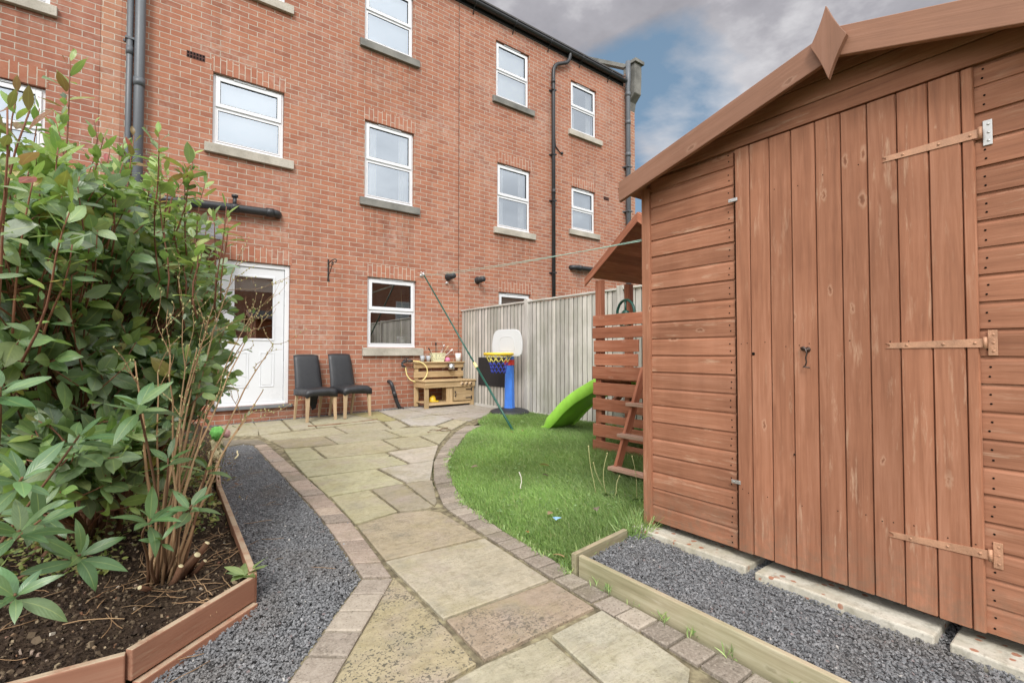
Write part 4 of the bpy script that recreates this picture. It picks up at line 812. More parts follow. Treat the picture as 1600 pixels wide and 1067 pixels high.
for z in (1.722, .458):
    m = MB(); m.box((SX-.022, -6.520, z-.008), (SX-.017, -6.478, z+.008)); m.lathe([(.004, 0), (.004, .002), (0, .003)], (SX-.022, -6.49, z), (-1, 0, 0), 8); m.build('turn_button', M['galv'], S, bevel=.002)

# concrete slabs under the shed
for i, (ya, yb, x0, dz, lb) in enumerate(((-5.955, -6.562, 2.058, .0, 'pale concrete slab under the shed corner beside the lawn'), (-6.605, -7.178, 2.050, -.002, 'pale concrete slab spotted with brown stain under the shed door'), (-7.215, -7.83, 2.046, -.004, 'pale concrete slab nearest the camera under the right end of the shed'))):
    m = MB(); z = gz(2.1, ya); x0 -= .028; nx_, ny_ = 8, 22; top = []   # worn, slightly uneven slab
    for j in range(ny_+1):
        for i_ in range(nx_+1):
            f, g = i_/nx_, j/ny_; px = x0+.45*f**1.6; pyy = yb+(ya-yb)*g; e = mnoise.noise(Vector((pyy*9, i*5., .3)))*.007*(f == 0)+mnoise.noise(Vector((pyy*40, i*3., .9)))*.003*(f == 0)
            top.append((px+e, pyy, .120+dz+.003*mnoise.noise(Vector((px*14, pyy*14, i)))))
    k_ = len(top); low = [(p[0]-.002, p[1], z-.03) for p in top[::nx_+1]]; fs_ = [(j*(nx_+1)+a, j*(nx_+1)+a+1, (j+1)*(nx_+1)+a+1, (j+1)*(nx_+1)+a) for j in range(ny_) for a in range(nx_)]
    fs_ += [(j*(nx_+1), (j+1)*(nx_+1), k_+j+1, k_+j) for j in range(ny_)]; e0 = [(top[nx_][0], yb, z-.03), (top[nx_][0], ya, z-.03)]; b_ = k_+len(low)
    fs_ += [tuple([k_]+[a for a in range(nx_+1)]+[b_])[::1], tuple([k_+ny_]+[ny_*(nx_+1)+a for a in range(nx_+1)]+[b_+1])]; m.add(top+low+e0, fs_); o = m.build('concrete_slab', M['concrete_splat'], bevel=.006, fixn=True); tag(o, lb, 'concrete slab', 'concrete slabs carrying the shed')
# timber edging of the shed gravel
m = MB(); a = Vector((1.545, -6.06, 0)); b = Vector((1.548, -7.75, 0)); m.beam((a.x, a.y, .062), (b.x, b.y, .052), .024, .128, (0, 0, 1)); tag(m.build('timber_edging', M['sleeper_wood'], bevel=.004), 'long weathered timber board edging the shed gravel along the path', 'timber edging')
m = MB(); m.beam((1.522, -6.040, .070), (1.93, -6.0, .080), .026, .118, (0, 0, 1)); tag(m.build('timber_edging', M['sleeper_wood'], bevel=.004), 'short weathered timber board between the lawn and the shed gravel', 'timber edging')

# raised bed boards
BE = thing('raised_bed_edging', 'red brown painted timber boards edging the flower bed beside the gravel', 'bed edging', (.3, -5.4, 0))
def bedboard(a, b, zt, h, name='board', w=.026, mat='bed_wood'):
    m = MB(); m.beam((a[0], a[1], zt-h/2), (b[0], b[1], zt-h/2), w, h, (0, 0, 1)); return m.build(name, M[mat], BE, bevel=.004)
bedboard((-.95, -5.66), (-.055, -5.732), .126, .125); bedboard((-.048, -5.733), (.330, -5.428), .134, .094); bedboard((-.03, -5.74), (.338, -5.44), .034, .05, 'lower_rail', .03, 'bed_wood')
bedboard((.337, -5.405), (.366, -3.79), .140, .115); bedboard((.3665, -3.785), (.53, -1.8), .140, .115)
m = MB(); m.box((.318, -5.42, .0), (.346, -5.385, .137), 2); m.build('corner_peg', M['bed_wood'], BE)

# ================================================================== FENCE
FX = 4.56
F = thing('garden_fence', 'weathered grey close boarded fence between the lawn and the neighbouring house', 'fence', (FX, -3, .1))
py = [-1.94, -3.77, -5.60, -7.43]
yy0 = -.02; panels = []
for i, y in enumerate(py):
    m = MB(); m.box((FX-.034, y-.045, -.2), (FX+.06, y+.045, 1.86), 2, tint=.25); m.build('fence_post', M['fence_wood'], F, bevel=.006)
for i, (ya, yb) in enumerate(zip([-.015]+[v-.047 for v in py[:-1]], [v+.047 for v in py])):
    n = 20; w = (ya-yb)/n; m = MB()
    for k in range(n):
        y = ya-k*w; o = (random.uniform(-40, 40), random.uniform(-40, 40), 0); zb = .155+random.uniform(-.01, .006); zt = 1.80+.02*math.sin(i*3+k*.2)*.4; t_ = random.uniform(-.002, .002)
        ye = y-w*random.uniform(.96, 1.03); pr = [(FX+.003+t_, y+.012), (FX-.013+t_, ye), (FX-.001+t_, ye), (FX+.010+t_, y+.012)]
        m.prism(pr, lambda u, v: (u, v, zb), lambda u, v: (u, v, zt), gc=lambda vs: [(p[2]+o[0], p[1]+o[1], p[0]) for p in vs], tint=random.choice([random.random(), .15, .3, .9]))
        vq = [(FX-.0134+t_, ye-.0012, zb), (FX+.001+t_, ye-.0012, zb), (FX+.001+t_, ye-.0012, zt), (FX-.0134+t_, ye-.0012, zt)]; m.add(vq, [(0, 1, 2, 3)], [(p[2]+o[0], p[0]+o[1], 0) for p in vq], mi=1)
    p = m.build('panel', [M['fence_wood'], M['fence_edge']], F)
    m = MB(); m.box((FX-.030, yb, 1.806), (FX+.030, ya, 1.832), 1); m.build('capping_rail', M['fence_wood'], p, bevel=.003)
    m = MB(); m.box((FX-.010, yb, .0), (FX+.014, ya, .158), 1); m.build('gravel_board', M['fence_wood'], p, bevel=.003)
    m = MB()
    for z in (.35, .95, 1.6): m.box((FX+.012, yb, z), (FX+.05, ya, z+.07), 1)
    m.build('rail', M['fence_wood'], p)
m = MB(); m.box((FX-.026, -1.452, .478), (FX-.012, -.60, .960)); tag(m.build('chalkboard', M['board_black'], bevel=.003), 'plain black chalkboard panel fixed to the grey fence', 'chalkboard')

# ================================================================== PLAY KIT
# basketball hoop
by = Vector((4.27, -1.87, .115)); nrm = Vector((-.92, -.39, 0)).normalized(); sd = Vector((-nrm.y, nrm.x, 0))
Hh = thing('toy_basketball_hoop', 'toddler basketball hoop with blue post, white backboard and yellow rim beside the fence', 'basketball hoop', by)
m = MB(); pr = []
for (w, z) in ((.30, .0), (.30, .05), (.26, .085), (.10, .12)):
    pr.append((w, z))
m.lathe([(.30, .0), (.305, .03), (.285, .06), (.22, .085), (.12, .10), (0, .10)], by, (0, 0, 1), 28); m.build('base', M['plastic_black'], Hh)
m = MB(); bx = lambda z, w: [(by+sd*w*a+nrm*w*b*.9+Vector((0, 0, z))) for a, b in ((-1, -.6), (-.6, -1), (.6, -1), (1, -.6), (1, .6), (.6, 1), (-.6, 1), (-1, .6))]
lv = [(.08, .078), (.13, .070), (.60, .060), (.86, .058), (.865, .053), (1.02, .051), (1.10, .045)]; vs = []
for z, w in lv: vs += bx(z, w)
m.add(vs, [(i*8+k, i*8+(k+1) % 8, (i+1)*8+(k+1) % 8, (i+1)*8+k) for i in range(len(lv)-1) for k in range(8)]+[tuple(range(len(vs)-8, len(vs)))], smooth=False); m.build('post', M['plastic_blue'], Hh, bevel=.006, fixn=True)
m = MB(); vs = bx(.74, .067)+bx(.82, .066); m.add(vs, [(k, (k+1) % 8, 8+(k+1) % 8, 8+k) for k in range(8)]+[tuple(range(7, -1, -1)), tuple(range(8, 16))]); m.add([p+nrm*.07 for p in bx(.765, .022)]+[p+nrm*.085 for p in bx(.80, .022)], [(k, (k+1) % 8, 8+(k+1) % 8, 8+k) for k in range(8)]+[tuple(range(7, -1, -1)), tuple(range(8, 16))]); m.build('clamp_collar', M['plastic_red'], Hh, fixn=True)
# backboard (rounded trapezoid)
bc = by+nrm*.085+sd*.02
def rr(pts, r, k=5):
    out = []; n = len(pts)
    for i in range(n):
        p = Vector(pts[i]); a = (Vector(pts[i-1])-p).normalized(); b = (Vector(pts[(i+1) % n])-p).normalized(); A = p+a*r[i]; Bq = p+b*r[i]
        for j in range(k+1): t = j/k; out.append(tuple((1-t)**2*A+2*t*(1-t)*p+t*t*Bq))
    return out
U = lambda u, v, d: bc+sd*u+Vector((0, 0, v))+nrm*d
shape = rr([(-.245, .87), (.245, .87), (.265, 1.06), (.215, 1.27), (-.215, 1.27), (-.265, 1.06)], (.07, .07, .08, .10, .10, .08))
m = MB(); m.prism(shape, lambda u, v: U(u, v, 0), lambda u, v: U(u, v, .028)); bb = m.build('backboard', M['plastic_white'], Hh, bevel=.006, fixn=True)
m = MB(); sh = rr([(-.13, .96), (.13, .96), (.12, 1.16), (-.12, 1.16)], (.03, .03, .08, .08)); m.tube([U(u, v, .028) for u, v in sh], .005, 6, closed=True); m.tube([U(-.10, .925, .029), U(.10, .925, .029)], .004, 6); m.build('moulded_square', M['plastic_white'], bb)
rc = bc+nrm*.26+Vector((0, 0, .905)); m = MB(); m.tube([rc+(sd*math.cos(t)+nrm*math.sin(t))*.20 for t in np.linspace(0, 2*math.pi, 33)[:-1]], .021, 10, closed=True); m.box(tuple(U(-.05, .89, .02)), tuple(U(-.05, .89, .02)+Vector((.01, .01, .01)))); m.beam(U(0, .905, .02), U(0, .905, .09), .16, .03); m.build('rim', M['plastic_yellow'], Hh)
m = MB(); nn = 12
def netpt(k, lev):
    t = 2*math.pi*(k+.5*(lev % 2))/nn; r = (.195, .165, .14, .122, .11, .105)[lev]; return rc+(sd*math.cos(t)+nrm*math.sin(t))*r+Vector((0, 0, -.015-.052*lev))
for lev in range(5):
    for k in range(nn):
        for dk in ((0, 1) if lev % 2 else (-1, 0)): m.tube([netpt(k, lev), netpt(k+dk, lev+1)], .0042, 4, mi=0 if lev < 2 else 1)
m.build('net', [M['net_yellow'], M['net_blue']], Hh)

# climbing frame
TX, TY0, TY1 = 3.35, -4.45, -5.55; TD = 4.25
P = thing('climbing_frame', 'red brown wooden climbing tower with slatted side and pitched roof behind the shed', 'climbing frame', (3.8, -5, .08))
zs = [(1.284, 1.386), (1.169, 1.271), (1.043, 1.150), (.917, 1.024), (.790, .908), (.641, .756), (.500, .609), (.388, .460), (.255, .369), (.095, .215)]
for i, (a, b) in enumerate(zs):
    off = (0.0, .006, -.012, -.02, .008, 0, .006, -.07, .004, .008)[i]; ln = (-5.54, -5.54, -5.0, -5.0, -5.54, -5.54, -5.54, -5.54, -5.54, -5.54)[i]
    m = MB(); m.box((TX-.018-(.004 if i in (2, 3) else 0), ln-off, a), (TX-(.004 if i in (2, 3) else 0), TY0-.005+off, b), 1); m.build('slat', M['play_wood'], P, bevel=.004)
for x, y, zt in ((TX+.032, TY0-.055, 1.72), (TX+.032, TY1+.04, 1.72), (TD-.03, TY0-.055, 1.72), (TD-.03, TY1+.04, 1.72), (3.80, TY0-.055, 1.72)):
    m = MB(); m.box((x-.03, y-.035, .05), (x+.03, y+.035, zt), 2); m.build('post', M['play_wood'], P, bevel=.004)
m = MB()
for k in range(8):
    y = TY0-.10-k*.125; m.box((TX+.003, y-.118, .78), (TD, y, .80), 0)
m.build('platform', M['play_wood'], P); m = MB(); m.box((TX+.065, TY0-.08, .69), (TD-.065, TY0-.045, .778), 0); m.build('rail', M['play_wood'], P); m = MB(); m.beam((TX+.12, TY0-.06, .50), (3.75, TY0-.06, .68), .04, .05); m.build('brace', M['play_wood'], P)
ry, rz = -5.02, 2.21; ez = 1.735; ey = -4.415; rs = (rz-ez)/(ey-ry)
m = MB()
for s in (1, -1):
    e = ry+s*(ey-ry)
    for k in range(7):
        f0, f1 = k/7, (k+1)/7-.004; a = (ry+(e-ry)*f0, rz+.02-(rz-ez)*f0); b = (ry+(e-ry)*f1, rz+.02-(rz-ez)*f1); o = (random.uniform(-40, 40),)*3
        m.prism([a, b, (b[0], b[1]+.014), (a[0], a[1]+.014)], lambda y, z: (TX-.045, y, z), lambda y, z: (TD+.08, y, z), gc=lambda vs: [(p[0]+o[0], p[1]+o[1], p[2]+o[2]) for p in vs])
rf = m.build('roof', M['play_wood'], P, fixn=True)
for s in (1, -1):
    e = ry+s*(ey-ry); m = MB(); o = (random.uniform(-40, 40),)*3; pr = [(ry, rz+.03), (e+s*.02, ez+.012), (e+s*.02, ez-.062), (ry, rz-.055)]
    m.prism(pr, lambda y, z: (TX-.064, y, z), lambda y, z: (TX-.046, y, z), gc=lambda vs: [(p[1]*1.3+o[0], p[2]+rs*p[1]*s+o[1], p[0]+o[2]) for p in vs]); m.build('bargeboard', M['play_wood'], rf, bevel=.003, fixn=True)
m = MB(); wc = Vector((TX+.14, -4.72, 1.40)); m.tube([wc+Vector((.25*math.cos(t)*.12, math.cos(t)*.125, math.sin(t)*.125)) for t in np.linspace(0, 2*math.pi, 25)[:-1]], .013, 8, closed=True)
for t in (math.pi/2, math.pi*7/6, math.pi*11/6): m.tube([wc, wc+Vector((0, math.cos(t)*.12, math.sin(t)*.12))], .011, 6)
m.lathe([(.03, -.02), (.03, .02), (0, .02)], wc, (-1, 0, 0), 12); m.tube([wc, wc+Vector((-.12, 0, -.02))], .012, 6); m.build('steering_wheel', M['plastic_dkgreen'], P)
# ladder leaning on the frame
Ld = thing('ladder', 'small wooden ladder with pale worn treads leaning on the climbing frame', 'ladder', (2.9, -5.2, .1))
la, lb = Vector((2.865, -5.125, .085)), Vector((3.315, -5.06, .90))
for o in (0, -.36):
    m = MB(); m.beam(la+Vector((0, o, 0)), lb+Vector((0, o, 0)), .028, .065, (1, 0, 0)); m.build('stile', M['play_wood'], Ld, bevel=.003)
for f in (.055, .345, .635):
    p = la.lerp(lb, f)+Vector((-.035, 0, .012)); m = MB(); m.box((p.x-.035, p.y-.40, p.z-.014), (p.x+.035, p.y+.035, p.z+.014), 1); m.build('tread', M['tread_wood'], Ld, bevel=.004)
# slide
Sl = thing('slide', 'bright green plastic slide running from the climbing frame down onto the lawn', 'slide', (4.0, -3.8, .1))
prof = [(-4.95, .735), (-4.56, .738), (-4.36, .738), (-4.22, .722), (-4.08, .672), (-3.92, .596), (-3.77, .520), (-3.64, .440), (-3.52, .350), (-3.42, .262), (-3.32, .180), (-3.24, .128), (-3.16, .108)]
cs = [(-.205, .085), (-.198, .095), (-.182, .094), (-.172, .080), (-.155, .010), (-.13, -.004), (0, -.008), (.13, -.004), (.155, .010), (.172, .080), (.182, .094), (.198, .095), (.205, .085), (.202, -.035), (.19, -.035), (.185, .05), (.165, -.012), (.13, -.020), (0, -.024), (-.13, -.020), (-.165, -.012), (-.185, .05), (-.19, -.035), (-.202, -.035)]
PP = [Vector((0, a, b)) for a, b in prof]; dense = []
for i in range(len(PP)-1):
    p0, p1, p2, p3 = PP[max(i-1, 0)], PP[i], PP[i+1], PP[min(i+2, len(PP)-1)]
    for j in range(3): t = j/3; dense.append(.5*((2*p1)+(p2-p0)*t+(2*p0-5*p1+4*p2-p3)*t*t+(3*p1-p0-3*p2+p3)*t**3))
dense.append(PP[-1]); vs = []; n = len(cs)
for i, p in enumerate(dense):
    d = (dense[min(i+1, len(dense)-1)]-dense[max(i-1, 0)]).normalized(); up = Vector((0, -d.z, d.y)); f = min(1, max(.35, (len(dense)-1-i)/6)); g = 1 if i > 3 else .8
    for a, b in cs: vs.append(Vector((3.99+a, p.y, p.z))+up*(b*f if b > 0 else b)*g)
m = MB(); m.add(vs, [(i*n+k, i*n+(k+1) % n, (i+1)*n+(k+1) % n, (i+1)*n+k) for i in range(len(dense)-1) for k in range(n)]+[tuple(range(n)), tuple(range(len(vs)-n, len(vs)))], smooth=True); m.build('chute', M['plastic_green'], Sl, fixn=True)
m = MB()
for i in (16, 19, 22, 25, 28):
    p = dense[i]; d = (dense[i+1]-dense[i-1]).normalized(); up = Vector((0, -d.z, d.y)); m.tube([Vector((3.99+a, p.y, p.z))+up*.001 for a in (-.13, -.05, .05, .13)], .008, 6)
m.build('grip_rib', M['plastic_green'], Sl)
# wire mesh and a toy behind the slats
m = MB()
for i in range(9): m.box((4.36, -4.50-i*.11, .10), (4.364, -4.496-i*.11, .52))
for i in range(5): m.box((4.3645, -5.45, .14+i*.09), (4.368, -4.45, .144+i*.09))
tag(m.build('wire_mesh', M['pipe_black']), 'black wire mesh panel standing between the climbing frame and the fence', 'wire mesh')
m = MB(); m.lathe([(0, -.075)]+[(math.cos(t)*.075, math.sin(t)*.075) for t in np.linspace(-1.5, 1.5, 11)]+[(0, .075)], (3.62, -5.09, .17), (0, 0, 1), 18); tag(m.build('toy_ball', M['plastic_yellow']), 'yellow toy ball on the grass under the climbing frame', 'ball')
m = MB(); m.lathe([(0, -.04)]+[(math.cos(t)*.04, math.sin(t)*.04) for t in np.linspace(-1.5, 1.5, 9)]+[(0, .04)], (2.405, -5.815, .12), (0, 0, 1), 16); tag(m.build('toy_ball', M['plastic_yellow']), 'yellow toy ball half hidden by the shed corner post', 'ball')

# ================================================================== CHAIRS
def make_chair(label):
    t = thing('dining_chair', label, 'chair', (0, 0, 0), 'black chairs against the house wall')
    ORG[t] = Vector((0, 0, 0)); w = .215
    # upholstered back: curved, slightly raked, rounded top
    m = MB(); prof = []; nu, nv = 9, 12; grid = {}
    def bp(u, v, side):
        z = .40+.535*v; y = -.075+.085*v+.045*v*v; hw = (.205-.022*v); x = hw*u; y += .016*(u*u-1)*.8
        z += -.012*abs(u)**4*(v > .97); th = .028-.008*v; th *= (1-.85*max(0, abs(u)-.86)/.14); th *= (1-.7*max(0, v-.93)/.07)
        return (x, y+(-th if side < 0 else th), z)
    vs = []
    for side in (-1, 1):
        for j in range(nv+1):
            for i in range(nu+1): vs.append(bp(-1+2*i/nu, j/nv, side))
    N = (nu+1)*(nv+1); fs = []
    for j in range(nv):
        for i in range(nu):
            a = j*(nu+1)+i; q = (a, a+1, a+nu+2, a+nu+1); fs.append(q); fs.append(tuple(N+k for k in q[::-1]))
    bd = [i for i in range(nu+1)]+[j*(nu+1)+nu for j in range(1, nv+1)]+[nv*(nu+1)+i for i in range(nu-1, -1, -1)]+[j*(nu+1) for j in range(nv-1, 0, -1)]
    for a, b in zip(bd, bd[1:]+bd[:1]): fs.append((a, N+a, N+b, b))
    m.add(vs, fs, smooth=True); m.build('backrest', M['leather'], t, fixn=True)
    m = MB(); ns = 14; top = []; 
    def seat(u, v):   # u across, v front..back
        x = .225*u*(1-.06*v); y = -.50+.46*v; z = .455+.012*(1-u*u)*math.sin(math.pi*min(1, v+.1)); return x, y, z
    vs = []; NU, NV = 10, 8
    for j in range(NV+1):
        for i in range(NU+1):
            u = -1+2*i/NU; v = j/NV; x, y, z = seat(u, v); e = max(abs(u), 1-v if v < .5 else 0); z -= .022*max(0, (abs(u)-.85)/.15)**2+.022*max(0, (.12-v)/.12)**2; vs.append((x, y, z))
    K = len(vs); fs = [(j*(NU+1)+i, j*(NU+1)+i+1, (j+1)*(NU+1)+i+1, (j+1)*(NU+1)+i) for j in range(NV) for i in range(NU)]
    bd = list(range(NU+1))+[j*(NU+1)+NU for j in range(1, NV+1)]+[NV*(NU+1)+i for i in range(NU-1, -1, -1)]+[j*(NU+1) for j in range(NV-1, 0, -1)]
    for a in bd:   # curved skirt
        x, y, z = vs[a]; u = x/.225; fr = y < -.49; drop = .085+.045*(abs(u)**2.5 if fr else .5); vs.append((x*1.005, y-(.004 if fr else 0), .43-drop+.03))
    nb = len(bd)
    for q in range(nb): fs.append((bd[q], K+q, K+(q+1) % nb, bd[(q+1) % nb]))
    fs.append(tuple(K+q for q in range(nb))); m.add(vs, fs, smooth=True); m.build('seat', M['leather'], t, fixn=True)
    for sx in (-1, 1):
        m = MB(); a = Vector((sx*.192, -.465, .36)); b = Vector((sx*.205, -.478, 0)); vs = []
        for p, h in ((b, .016), (a, .024)): vs += [p+Vector((i*h, j*h, 0)) for i, j in ((-1, -1), (1, -1), (1, 1), (-1, 1))]
        g = [(p.z+sx*7, p.x, p.y) for p in vs]; m.add(vs, [(3, 2, 1, 0), (4, 5, 6, 7)]+[(k, (k+1) % 4, 4+(k+1) % 4, 4+k) for k in range(4)], g); m.build('leg', M['leg_wood'], t, bevel=.003)
        m = MB(); a = Vector((sx*.18, -.085, .38)); b = Vector((sx*.18, -.005, 0)); vs = []
        for p, h in ((b, .014), (a, .019)): vs += [p+Vector((i*h, j*h, 0)) for i, j in ((-1, -1), (1, -1), (1, 1), (-1, 1))]
        g = [(p.z+sx*3, p.x, p.y) for p in vs]; m.add(vs, [(3, 2, 1, 0), (4, 5, 6, 7)]+[(k, (k+1) % 4, 4+(k+1) % 4, 4+k) for k in range(4)], g); m.build('leg', M['leg_wood'], t, bevel=.003)
    return t
c1 = make_chair('black leather dining chair next to the white door, its torn lining hanging down')
m = MB(); vs = [(-.06, -.2, .36), (.09, -.2, .36), (.07, -.17, .24), (.05, -.19, .16), (-.01, -.2, .13), (-.05, -.18, .25)]; m.add(vs, [(0, 1, 2, 5), (5, 2, 3, 4)]); m.add([(p[0]*.8+.05, p[1]+.05, p[2]+.05) for p in vs], [(0, 1, 2, 5), (5, 2, 3, 4)])
c2 = copy_tree(c1); ORG[c1] = Vector((0, 0, 0)); m.build('torn_lining', M['lining'], c1)
c2['label'] = 'black leather dining chair nearer the kitchen window, right of its twin'
c1.location = (1.815, -.155, .078); c1.rotation_euler = (0, 0, R(10)); c2.location = (2.30, -.165, .09); c2.rotation_euler = (0, 0, R(13))

# ================================================================== MUD KITCHEN
KX0, KX1, KY, G = 3.565, 4.535, -.50, .112
K = thing('mud_kitchen', 'small wooden toy mud kitchen in the corner between the house wall and the fence', 'mud kitchen', (4.05, -.3, G))
def kpart(name, boxes, bevel=.003, mat='kitchen_wood', parent=None):
    m = MB()
    for b in boxes: m.box(b[0], b[1], b[2] if len(b) > 2 else 0)
    return m.build(name, M[mat], parent or K, bevel=bevel)
kpart('worktop', [((KX0-.02, KY-.02, .555), (KX1+.01, KY+.13, .575)), ((KX0-.02, KY+.133, .555), (KX1+.01, KY+.28, .575)), ((KX0-.02, KY+.283, .555), (KX1+.01, -.05, .575))])
kpart('apron', [((KX0, KY, .455), (KX1, KY+.022, .553))]); kpart('apron', [((KX0, KY+.023, .455), (KX0+.022, -.06, .553), 1)])
for x in (KX0+.005, KX1-.085):
    kpart('leg', [((x, KY+.025, G-.005 if x < 4 else .105), (x+.075, KY+.055, .453), 2)]); kpart('leg', [((x+.0, -.10, .12), (x+.07, -.06, .553), 2)])
kpart('divider', [((KX0+.415, KY+.027, .175), (KX0+.535, KY+.05, .452), 2), ((KX0+.52, KY+.051, .20), (KX0+.54, -.11, .452), 1)])
kpart('lower_shelf', [((KX0+.082, KY+.02, .16), (KX1-.088, KY+.045, .20)), ((KX0+.03, KY+.058, .195), (KX1-.03, KY+.2, .21)), ((KX0+.03, KY+.205, .195), (KX1-.03, -.11, .21))])
kd = kpart('cupboard_door', [((KX0+.545, KY+.012, .215), (KX1-.055, KY+.030, .330)), ((KX0+.545, KY+.012, .332), (KX1-.055, KY+.030, .448))])
m = MB()
for z in (.26, .405): m.box((KX1-.185, KY+.006, z-.008), (KX1-.06, KY+.0115, z+.008)); m.box((KX1-.085, KY+.005, z-.03), (KX1-.06, KY+.0055, z+.03))
m.build('hinge', M['iron'], kd); m = MB(); m.tube([(KX0+.575, KY+.012, .30), (KX0+.575, KY-.012, .315), (KX0+.575, KY-.012, .35), (KX0+.575, KY+.012, .365)], .006, 6); m.lathe([(.014, 0), (.012, .006), (0, .006)], (KX0+.575, KY+.012, .295), (0, -1, 0), 8); m.lathe([(.014, 0), (.012, .006), (0, .006)], (KX0+.575, KY+.012, .37), (0, -1, 0), 8); m.build('handle', M['iron'], kd)
for i in range(3):
    m = MB(); m.lathe([(.034, 0), (.034, .012), (.022, .016), (.018, .03), (0, .03)], (KX0+.70+i*.085, KY, .507), (0, -1, 0), 16); m.lathe([(.014, .030), (.012, .032), (0, .032)], (KX0+.70+i*.085, KY, .507), (0, -1, 0), 10, mi=1); m.build('knob', [M['leg_wood'], M['iron']], K)
kpart('back_plank', [((KX0-.005, -.085, .775), (KX1+.01, -.065, .862))]); kpart('back_plank', [((KX0-.005, -.085, .610), (KX1+.01, -.065, .715))]); kpart('top_shelf', [((KX0-.01, -.125, .864), (KX1+.015, -.02, .882))])
for x in (KX0+.02, KX1-.09): kpart('upright', [((x, -.063, .577), (x+.07, -.035, .862), 2)])
def cup(x, y, z, r0, r1, h, mat, label, grp=None):
    m = MB(); m.lathe([(0, 0), (r0, 0), (r1, h), (r1-.004, h), (r0-.003, .006), (0, .006)], (x, y, z), (0, 0, 1), 18); return tag(m.build('cup', M[mat]), label, 'cup', grp)
cup(3.725, -.07, .883, .028, .042, .105, 'cup_grey', 'left grey plastic cup on the mud kitchen shelf'); cup(3.838, -.07, .883, .028, .042, .105, 'cup_grey', 'grey plastic cup touching the cream basket on the shelf'); cup(4.44, -.07, .883, .042, .055, .15, 'cup_white', 'tall white cup at the fence end of the shelf')
BK = thing('basket', 'cream plastic basket with slotted sides holding toy utensils on the shelf', 'basket', (4.02, -.07, .883))
m = MB(); bz = .883; a0, a1, b0, b1, h = .095, .125, .045, .06, .15
def bw(f): return a0+(a1-a0)*f, b0+(b1-b0)*f
m.box((4.02-a0, -.07-b0, bz), (4.02+a0, -.07+b0, bz+.006))
for f0, f1 in ((.0, .16), (.44, .52), (.86, 1.0)):
    (p, q), (r, s) = bw(f0), bw(f1); z0, z1 = bz+h*f0, bz+h*f1; vs = [(4.02+sx*p, -.07+sy*q, z0) for sx, sy in ((-1, -1), (1, -1), (1, 1), (-1, 1))]+[(4.02+sx*r, -.07+sy*s, z1) for sx, sy in ((-1, -1), (1, -1), (1, 1), (-1, 1))]
    m.add(vs, [(k, (k+1) % 4, 4+(k+1) % 4, 4+k) for k in range(4)])
for i in range(11):
    f = -1+2*i/10; m.beam((4.02+f*a0, -.07-b0, bz), (4.02+f*a1, -.07-b1, bz+h), .011, .004, (0, 1, 0)); m.beam((4.02+f*a0, -.07+b0, bz), (4.02+f*a1, -.07+b1, bz+h), .011, .004, (0, 1, 0))
for i in range(4):
    f = -1+2*i/3
    for s in (-1, 1): m.beam((4.02+s*a0, -.07+f*b0, bz), (4.02+s*a1, -.07+f*b1, bz+h), .011, .004, (1, 0, 0))
m.build('basket_body', M['basket'], BK); m = MB(); vs = [(4.02+sx*.127, -.07+sy*.062, bz+h) for sx, sy in ((-1, -1), (1, -1), (1, 1), (-1, 1))]; m.tube([Vector(v) for v in vs], .006, 6, closed=True); m.build('basket_rim', M['basket'], BK)
for (x, dx, L, r, mat, lb) in ((3.96, -.10, .16, .008, 'iron', 'black ladle leaning left out of the cream basket'), (3.99, -.01, .25, .009, 'iron', 'upright black spatula in the cream basket'), (4.03, .10, .22, .007, 'steel', 'steel whisk leaning right in the cream basket'), (4.06, .14, .20, .008, 'leg_wood', 'wooden spoon leaning right in the cream basket'), (4.09, .19, .15, .010, 'cup_white', 'white spoon leaning far right out of the cream basket')):
    m = MB(); a = Vector((x, -.07, bz+.04)); b = a+Vector((dx, -.01, L)); m.tube([a, b], r*.6, 7); d = (b-a).normalized(); m.tube([b-d*.01, b+d*.012, b+d*.04, b+d*.055], [r*.6, r*1.7, r*1.6, r*.4], 8); tag(m.build('utensil', M[mat]), lb, 'utensil')
m = MB(); m.lathe([(.0, .075), (.03, .07), (.048, .045), (.052, .0), (.05, 0)], (4.215, -.075, .883), (0, 0, 1), 18); tag(m.build('toy_bowl', M['pink']), 'small pink bowl turned upside down on the mud kitchen shelf', 'bowl')
m = MB(); c = (4.255, -.145, .742); m.lathe([(0, 0), (.055, 0), (.060, .008), (.060, .10), (.057, .10), (.056, .008), (0, .008)], c, (0, 0, 1), 20); m.tube([(4.255, -.10, .83), (4.255, -.09, .875), (4.255, -.08, .889)], .005, 6); m.beam((4.20, -.16, .82), (4.08, -.165, .755), .012, .006); tag(m.build('toy_pan', M['steel']), 'small steel pan hanging in front of the mud kitchen back plank', 'pan')
m = MB(); m.lathe([(0, .0), (.085, 0), (.085, .018), (.03, .022), (0, .02)], (3.80, -.36, .212), (0, 0, 1), 16); m.tube([(3.79, -.35, .23), (3.81, -.33, .31)], .02, 8); m.lathe([(.06, .02), (.05, .07), (.02, .10), (0, .10)], (3.79, -.33, .212), (0, 0, 1), 12); tag(m.build('toy_dish', M['plastic_yellow']), 'yellow plastic toy dish inside the open mud kitchen shelf', 'toy')

